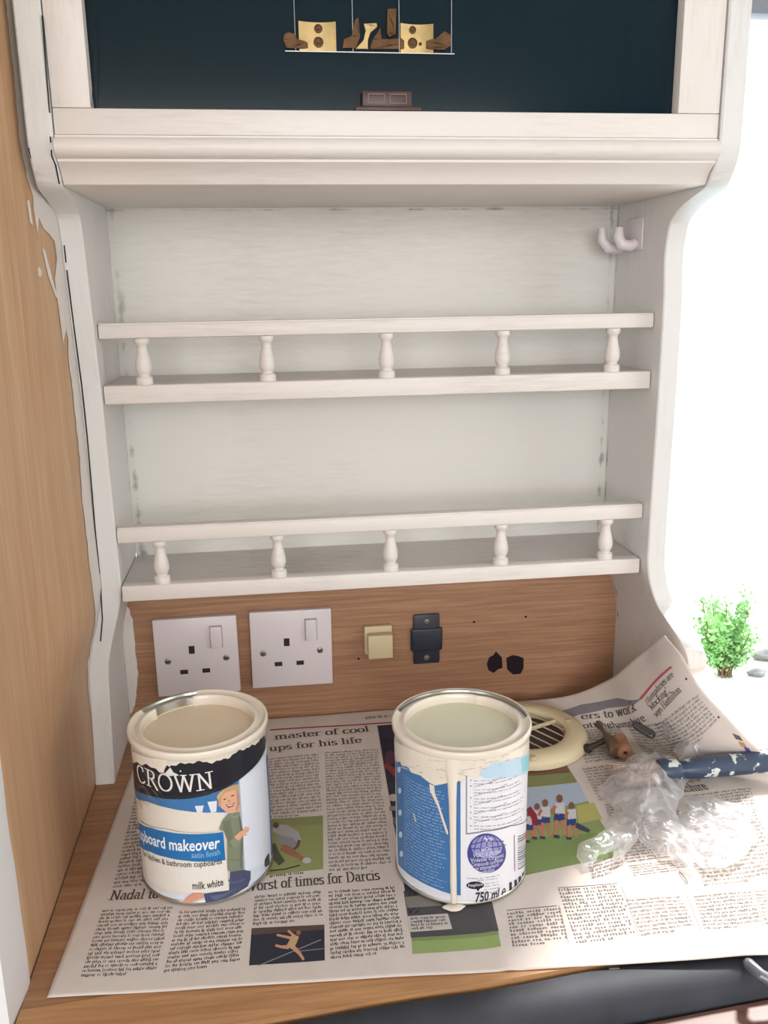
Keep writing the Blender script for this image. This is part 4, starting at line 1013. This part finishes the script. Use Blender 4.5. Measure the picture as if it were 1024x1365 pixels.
# globe emblem
lab2('globe_emblem', [(el(609, 971, 105, 108, 40), (66, 66, 136), 3), (el(609, 935, 84, 62, 30), (146, 144, 192), 4)]
     +[(limb([(520+0, 930-8), (609, 900), (700, 905)], 3), (66, 66, 136), 5), (limb([(510, 945), (609, 940), (712, 925)], 3), (66, 66, 136), 5)]
     +[(limb([(609+k*.35, 866), (609+k*.8, 905), (609+k, 960)], 2.5), (66, 66, 136), 5) for k in (-70, -35, 0, 35, 70)]
     +[(limb([(595, 884), (612, 896), (604, 905)], 3), (226, 226, 236), 6), (limb([(622, 884), (636, 892), (630, 902)], 3), (226, 226, 236), 6)])
for k, tx in enumerate(('VOC', 'VOC: 0.3% less', 'Volatile Organic', 'Compounds contribute', 'to atmospheric', 'pollution')):
    w = (60, 150, 180, 170, 130, 80)[k]; y = 952+k*24; s_ = -.12
    a, b_ = (609-w/2, y+8-s_*w/2*0+w*.05), (609+w/2, y-w*.07); arc_text('emblem_lettering', t2, F2, Z7, tx, [a, b_], .0048, (220, 220, 234), 6)
rows = [((500, 1104), (700, 1078), .0011), ((560, 1115), (690, 1098), .001), ((600, 1135), (670, 1122), .001), ((600, 1150), (690, 1132), .001), ((595, 1168), (690, 1150), .001), ((550, 1190), (690, 1165), .0012)]
label_lines(Z7, F2, t2, rows, (80, 78, 88), 3)
lab2('speech_bubble', [(el(547, 1146, 48, 21, 24), (34, 32, 40), 3), ([(548, 1160), (575, 1160), (562, 1180)], (34, 32, 40), 3)])
arc_text('emblem_lettering', t2, F2, Z7, 'freephone', [(508, 1154), (588, 1146)], .0042, (222, 220, 226), 4)
arc_text('volume_lettering', t2, F2, Z7, '750 ml \u212e', [(545, 1238), (625, 1226), (710, 1200)], .0118, (44, 42, 50), 3, bold=.022)
for (x, y) in ((740, 1132), (768, 1118), (790, 1100), (811, 1078)): lab2('bar_mark', [([(x-9, y+2), (x+5, y-6), (x+7, y+40), (x-7, y+48)], (36, 34, 42), 3)])
for k in range(15):
    y = 850+k*12.5; h = random.choice((2.2, 4, 6)); lab2('barcode_bar', [([(778, y+30), (832, y-6), (833, y-6+h), (778, y+30+h)], (70, 68, 80), 3)])
lab2('print_box', [([(757, 872), (761, 870), (764, 1068), (760, 1070)], (120, 100, 130), 3)])
lab2('foot_band', [([(126, 1040), (200, 1108), (300, 1165), (380, 1192), (470, 1206), (470, 1214), (380, 1202), (300, 1176), (200, 1120), (128, 1052)], (222, 222, 226), 4)])
label_lines(Z7, F2, t2, [((140, 1082), (300, 1190), .0012)], (96, 128, 84), 5)
# ragged cream paint brushed over the top of the label
lab2('brushed_paint', [([(100, 330), (300, 420), (520, 440), (842, 330), (838, 430), (790, 470), (700, 470), (640, 500), (575, 530), (560, 560), (500, 545), (470, 600), (466, 575), (400, 585), (330, 600), (300, 585), (250, 545), (200, 528), (185, 500), (150, 492), (140, 470), (124, 476), (112, 440)], M['cream_wet'], 6)], )
lab2('pale_blue_patch', [([(580, 520), (640, 478), (720, 462), (800, 440), (836, 420), (836, 520), (780, 545), (700, 555), (600, 558), (572, 545)], (182, 208, 224), 7), ([(795, 450), (836, 425), (836, 510), (800, 525)], (140, 200, 208), 8)])
pr = Print(F2)
for k in range(60):
    x = random.uniform(130, 780); y = 455+random.uniform(0, 80)-.08*max(0, x-450); L_ = random.uniform(40, 130); w = random.uniform(1.2, 3.2); sl = .22 if x < 420 else -.2
    pr.poly([Z7(*p) for p in [(x, y), (min(835, x+L_), y+sl*L_), (min(835, x+L_), y+sl*L_+w), (x, y+w)]], random.choice((M['cream_wet'], M['cream_wet'], ink((150, 170, 190), .4))), 9)
pr.build('brush_streaks', t2, stuff=True)
lab2('paint_run', [([(300, 590), (326, 600), (330, 640), (352, 700), (400, 850), (400, 868), (392, 862), (345, 715), (316, 655), (304, 630)], M['cream_wet'], 8)])
lab2('paint_fleck', [([(212, 748), (218, 752), (232, 800), (226, 800)], M['cream_wet'], 8)])
# the thick run from rim to foot, and its puddle on the paper
bm = bmesh.new(); path = [(430, 440, 46, .0010), (424, 500, 42, .0016), (420, 545, 34, .0020), (422, 590, 26, .0022), (424, 700, 21, .0020), (426, 850, 18, .0020), (427, 1000, 17, .0020), (428, 1120, 19, .0024), (430, 1190, 17, .0024), (432, 1235, 18, .0022)]
rows_ = []
for (x, y, w, d) in path:
    c = Z7(x, y); l = Z7(x-w, y); r = Z7(x+w, y); row = []
    for k in range(9):
        q = k/8; s_ = l[0]+(r[0]-l[0])*q; z = l[1]+(r[1]-l[1])*q; rad = b0+.0006+d*math.sqrt(max(0, 1-(2*q-1)**2)); a = s_/b0
        row.append(bm.verts.new((rad*math.cos(a), rad*math.sin(a), z)))
    rows_.append(row)
for a, b in zip(rows_[:-1], rows_[1:]):
    for k in range(8): bm.faces.new((a[k], a[k+1], b[k+1], b[k]))
finish('paint_drip', bm, M['cream_wet'], t2, smooth='all')
pp = on_plane(606, 1209, 2, .0025); pd = bmesh.new()
bmesh.ops.create_uvsphere(pd, u_segments=20, v_segments=10, radius=1)
for v in pd.verts:
    k = 1+.15*math.sin(3*math.atan2(v.co.y, v.co.x)); v.co = Vector((v.co.x*.0088*k, v.co.y*.0042*k, max(0, v.co.z)*.0018))
o = finish('puddle', pd, M['cream_wet'], t2, smooth='all'); o.location = Vector((pp.x, pp.y, .0022))-t2.location

# ================================================================== VENT
vt = thing('vent_grille', 'round cream plastic vent grille lying behind the right paint tin', 'vent', (.385, -.0895, .0030))
VR, VI = .0655, .0425
lathe('ring', [(VI, .0015), (VI, .0098), (VI+.0012, .0110), (VI+.006, .0118), (VR-.008, .0112), (VR-.002, .0085), (VR, .0055), (VR, 0), (VR-.002, 0), (VR-.003, .0015), (VI, .0015)], M['cream_vent'], vt, n=72)
bm = bmesh.new(); bm_lathe(bm, [(0, .0003), (VI+.0005, .0003), (VI+.0005, .001), (0, .001)], 48); finish('dark_mesh', bm, plain('vent_dark', (78, 66, 70), .8), vt)
ca, sa = math.cos(D_(-58)), math.sin(D_(-58))
for k in range(-3, 4):
    d = k*.0115; h = math.sqrt(max(0, VI*VI-d*d)); bm = bmesh.new(); bm_box(bm, -h, h, -.0004, .0004, .0064, .0075); o = finish('slat', bm, M['cream_vent'], vt)
    o.rotation_euler.z = D_(-58); o.location = (-sa*d, ca*d, 0)
bm = bmesh.new(); bm_box(bm, -VI, VI, -.0009, .0009, .0050, .0092, .0003); o = finish('cross_bar', bm, M['cream_vent'], vt); o.rotation_euler.z = D_(22)
for q in ((757, 958), (710, 1007)):
    p = on_plane(*q, 2, .016); bm = bmesh.new(); bm_lathe(bm, [(0, .0126), (.003, .0126), (.0040, .0118), (.0046, .0100)], 20); o = finish('screw_boss', bm, plain('vent_boss', (206, 184, 142), .4), vt, smooth=True); o.location = (p.x-.385, p.y+.0895, 0)

# ================================================================== LOOSE HARDWARE
def lay(name, label, cat, p, q, prof, mat, n=20, zc=None):
    """a turned piece (profile r, s along the axis) lying from p towards q"""
    p, q = Vector(p), Vector(q); t = thing(name, label, cat, p); return t
def axis_obj(name, t, p, q, prof, mat, n=20):
    p, q = Vector(p), Vector(q); o = lathe(name, [(r, s_) for r, s_ in prof], mat, t, n=n); o.rotation_euler = (q-p).to_track_quat('Z', 'Y').to_euler(); o.location = p-t.location; return o
def N3(u, v, z):
    p = on_plane(u, v, 2, z); return Vector((p.x, p.y, z))
zb = .0045
p, q = N3(783, 998, zb+.005), N3(812, 984, zb+.003)
t = thing('bolt', 'dark steel bolt lying on newsprint, head towards the vent grille', 'bolt', p)
axis_obj('head', t, p, q, [(0, -.002), (.0035, -.0018), (.0048, 0), (.0048, .002), (.0026, .004), (0, .004)], M['rusty']); L_ = (q-p).length
axis_obj('shank', t, p, q, [(0, .004), (.0024, .004)]+[(.0024 if i % 2 else .0029, .005+i*.0007) for i in range(int((L_-.006)/.0007))]+[(.0012, L_), (0, L_)], M['rusty'], 14)
p, q = N3(799, 966, zb+.0035), N3(822, 1001, zb+.007)
t = thing('knob_spindle', 'brown flared metal spindle lying upright between bolt and wooden peg', 'hardware', p); L_ = (q-p).length
axis_obj('spindle', t, p, q, [(0, -.003), (.0035, -.0025), (.0042, .001), (.003, .004), (.0018, .006), (.0022, L_*.35), (.0042, L_*.5), (.0062, L_*.78), (.0072, L_), (.0066, L_+.001), (0, L_+.001)], plain('aged_bronze', (120, 96, 78), .45, .3, var=.25, bscale=200), 24)
axis_obj('tip', t, p, q, [(0, -.0062), (.0028, -.006), (.0036, -.0035), (.0028, -.0026), (0, -.0026)], M['rusty'], 16)
p, q = N3(827, 988, zb+.0075), N3(834, 1004, zb+.0078)
t = thing('wooden_peg', 'small turned wooden peg with a round hole, beside metal spindle', 'peg', p); L_ = (q-p).length
axis_obj('peg', t, p, q, [(0, -.004), (.0055, -.004), (.0072, -.0028), (.0072, 0), (.0062, .0018), (.0062, L_*.45), (.0074, L_*.62), (.0076, L_*.92), (.0068, L_), (.0022, L_), (.0021, L_-.005), (0, L_-.005)], M['peg'], 28)
axis_obj('hole', t, p, q, [(0, L_-.0035), (.0021, L_-.0035)], M['slot'], 14)
def S3(u, v, lift):
    g = inv(sheet, u, v, (.5, -.06)); P3 = Vector(sheet(np.array([g]), np.array([0.]))[0]); return P3+(Vector((CX, CY, CZ))-P3).normalized()*lift
p, q = S3(847, 966, .0065), S3(872, 981, .0065)
t = thing('metal_pin', 'grey fluted metal pin lying under the printed words near lifted page', 'pin', p); L_ = (q-p).length
bm = bmesh.new(); n = 24
rr_ = []
for s_, k in ((0, .7), (.0015, 1), (L_-.002, 1), (L_, .82)):
    rr_.append([bm.verts.new((.0043*k*(1 if i % 4 < 2 else .84)*math.cos(2*PI*i/n), .0043*k*(1 if i % 4 < 2 else .84)*math.sin(2*PI*i/n), s_)) for i in range(n)])
for a, b in zip(rr_[:-1], rr_[1:]):
    for i in range(n): bm.faces.new((a[i], a[(i+1) % n], b[(i+1) % n], b[i]))
bm.faces.new(rr_[0]); bm.faces.new(rr_[-1]); o = finish('shaft', bm, M['grey_plug'], t); o.rotation_euler = (q-p).to_track_quat('Z', 'Y').to_euler()
axis_obj('bore', t, p, q, [(0, L_+.0001), (.0012, L_+.0001), (.0013, L_-.0004)], M['slot'], 12)
axis_obj('collar', t, p, q, [(0, -.0012), (.0030, -.0010), (.0041, .0006), (.0041, .0018), (.0034, .0026)], M['grey_plug'], 18)

# ================================================================== PAINTBRUSH IN PLASTIC FILM
bp_ = N3(908, 1026, .016); bq_ = N3(1060, 1010, .020)
brush = thing('paintbrush', 'paintbrush with paint-flecked dark blue handle, bristle end under plastic film', 'paintbrush', bp_)
hm_, N, L, b = newmat('navy_handle_with_paint_flecks')
tc = N.new('ShaderNodeTexCoord'); nz = N.new('ShaderNodeTexNoise'); nz.inputs['Scale'].default_value = 70; nz.inputs['Detail'].default_value = 5; nz.inputs['Roughness'].default_value = .6
r = N.new('ShaderNodeValToRGB'); r.color_ramp.elements[0].position = .565; r.color_ramp.elements[0].color = (*s2l((56, 70, 92)), 1); r.color_ramp.elements[1].position = .585; r.color_ramp.elements[1].color = (*s2l((206, 212, 206)), 1)
L.new(tc.outputs['Object'], nz.inputs['Vector']); L.new(nz.outputs['Fac'], r.inputs['Fac']); L.new(r.outputs[0], b.inputs['Base Color']); b.inputs['Roughness'].default_value = .35
L_ = (bq_-bp_).length
axis_obj('handle', brush, bp_, bq_, [(0, -.001), (.0062, -.001), (.0088, .004), (.0098, .014), (.0100, .03), (.0104, .06), (.0110, .09), (.0112, L_-.01), (.007, L_-.001), (0, L_)], hm_, 32)
bh = N3(858, 1030, .013)
axis_obj('ferrule', brush, bp_, bh, [(0, .0), (.0085, .0), (.0105, .004), (.0115, .018), (.0110, .02), (0, .02)], hm_, 28)
bm = bmesh.new(); d = (bh-bp_).normalized()
for k in range(220):
    a = random.random()*2*PI; rr = .010*math.sqrt(random.random()); s0 = bp_+d*.018+Vector((0, math.cos(a)*rr, math.sin(a)*rr*.7)); e0 = s0+d*random.uniform(.034, .044)+Vector((0, math.cos(a)*rr*.6, math.sin(a)*rr*.3-.001)); e0.z = max(e0.z, .006)
    bm_tube(bm, [s0-bp_, e0-bp_], [.0006, .0003], 4, cap=False)
o = finish('bristles', bm, plain('pinkish_bristle', (216, 190, 178), .7, var=.1), brush); o['kind'] = 'stuff'
# film: crumpled clear plastic
fm_, N, L, b = newmat('clear_plastic_film')
tr = N.new('ShaderNodeBsdfTransparent'); tr.inputs[0].default_value = (.97, .97, .98, 1); gl = N.new('ShaderNodeBsdfGlossy'); gl.inputs['Roughness'].default_value = .12; gl.inputs[0].default_value = (1, 1, 1, 1)
df = N.new('ShaderNodeBsdfTranslucent'); df.inputs[0].default_value = (.95, .95, .97, 1)
dd = N.new('ShaderNodeBsdfDiffuse'); dd.inputs[0].default_value = (.92, .92, .94, 1)
fr = N.new('ShaderNodeLayerWeight'); fr.inputs[0].default_value = .45
m1 = N.new('ShaderNodeMixShader'); m1.inputs[0].default_value = .5; L.new(gl.outputs[0], m1.inputs[1]); L.new(dd.outputs[0], m1.inputs[2])
m3 = N.new('ShaderNodeMixShader'); m3.inputs[0].default_value = .35; L.new(m1.outputs[0], m3.inputs[1]); L.new(df.outputs[0], m3.inputs[2])
mr = N.new('ShaderNodeMapRange'); mr.inputs['To Min'].default_value = .34; mr.inputs['To Max'].default_value = .95; L.new(fr.outputs['Facing'], mr.inputs['Value'])
m2 = N.new('ShaderNodeMixShader'); L.new(mr.outputs[0], m2.inputs[0]); L.new(tr.outputs[0], m2.inputs[1]); L.new(m3.outputs[0], m2.inputs[2]); L.new(m2.outputs[0], N['Material Output'].inputs['Surface'])
from mathutils import noise as mn
def ridged(x, y, s, seed):
    v = 0; a = 1
    for k in range(4):
        n = mn.noise(Vector((x*s, y*s, seed))); v += a*(1-abs(n)*2.2); s *= 1.9; a *= .5
    return v
film = thing('plastic_film', 'crumpled clear plastic film wrapped over the brush end on newsprint', 'plastic wrap', (.46, -.2, .004))
def film_patch(name, px, hgt, seed, tw=0, base=.0035, n=70):
    """a crumpled sheet filling an outline on the paper"""
    O = [on_plane(u, v, 2, max(.006, base)) for u, v in px]; cx = sum(p.x for p in O)/len(O); cy = sum(p.y for p in O)/len(O)
    bm = bmesh.new(); K = len(O); NR = 22; M_ = 120; rings = []
    per = [O[int(i*K/M_) % K].lerp(O[(int(i*K/M_)+1) % K], (i*K/M_) % 1) for i in range(M_)]
    c = bm.verts.new((cx-film.location.x, cy-film.location.y, base+hgt-film.location.z)) if False else None
    for j in range(NR+1):
        f = j/NR; ring = []
        for i, p in enumerate(per):
            x = cx+(p.x-cx)*f; y = cy+(p.y-cy)*f
            x2 = x+.0045*mn.noise(Vector((x*60, y*60, seed+5))); y2 = y+.0045*mn.noise(Vector((x*60, y*60, seed+9)))
            h = max(0, ridged(x, y, 38, seed))*.45; env = (1-f**3)
            z = base+hgt*(env*(.35+.65*h))+.0035*max(0, mn.noise(Vector((x*150, y*150, seed))))+.002*(1-env)
            ring.append(bm.verts.new((x2-film.location.x, y2-film.location.y, z-film.location.z)))
        rings.append(ring)
    for a, b in zip(rings[:-1], rings[1:]):
        for i in range(M_):
            try: bm.faces.new((a[i], a[(i+1) % M_], b[(i+1) % M_], b[i]))
            except ValueError: pass
    bmesh.ops.remove_doubles(bm, verts=bm.verts, dist=1e-6)
    return finish(name, bm, fm_, film, smooth='all')
film_patch('film', [(800, 1048), (820, 1026), (850, 1008), (880, 1005), (905, 1010), (925, 1035), (905, 1062), (900, 1090), (868, 1095), (835, 1080), (812, 1075), (800, 1060)], .026, 3.1)
film_patch('film', [(820, 1055), (860, 1050), (900, 1080), (930, 1130), (925, 1160), (880, 1140), (850, 1120), (835, 1135), (815, 1150), (812, 1110), (815, 1080)], .015, 8.7)
film_patch('film', [(897, 1005), (910, 988), (935, 992), (952, 978), (960, 990), (950, 1008), (930, 1012), (905, 1020)], .026, 12.9, base=.016)
film_patch('film', [(766, 1142), (775, 1125), (800, 1112), (818, 1100), (838, 1118), (822, 1128), (800, 1140), (788, 1152), (778, 1155)], .009, 17.4)
film_patch('film', [(900, 1060), (950, 1060), (1000, 1075), (1010, 1120), (960, 1165), (920, 1150), (905, 1100)], .008, 21.4)

ha = thing('hair', 'single dark curved hair lying on the sunlit newsprint, lower right', 'hair', N3(911, 1167, .004))
tube('strand', [N3(905, 1162, .0032), N3(910, 1166, .0036), N3(914, 1171, .0038), N3(917, 1178, .0032)], .0004, M['rusty'], ha, n=6)
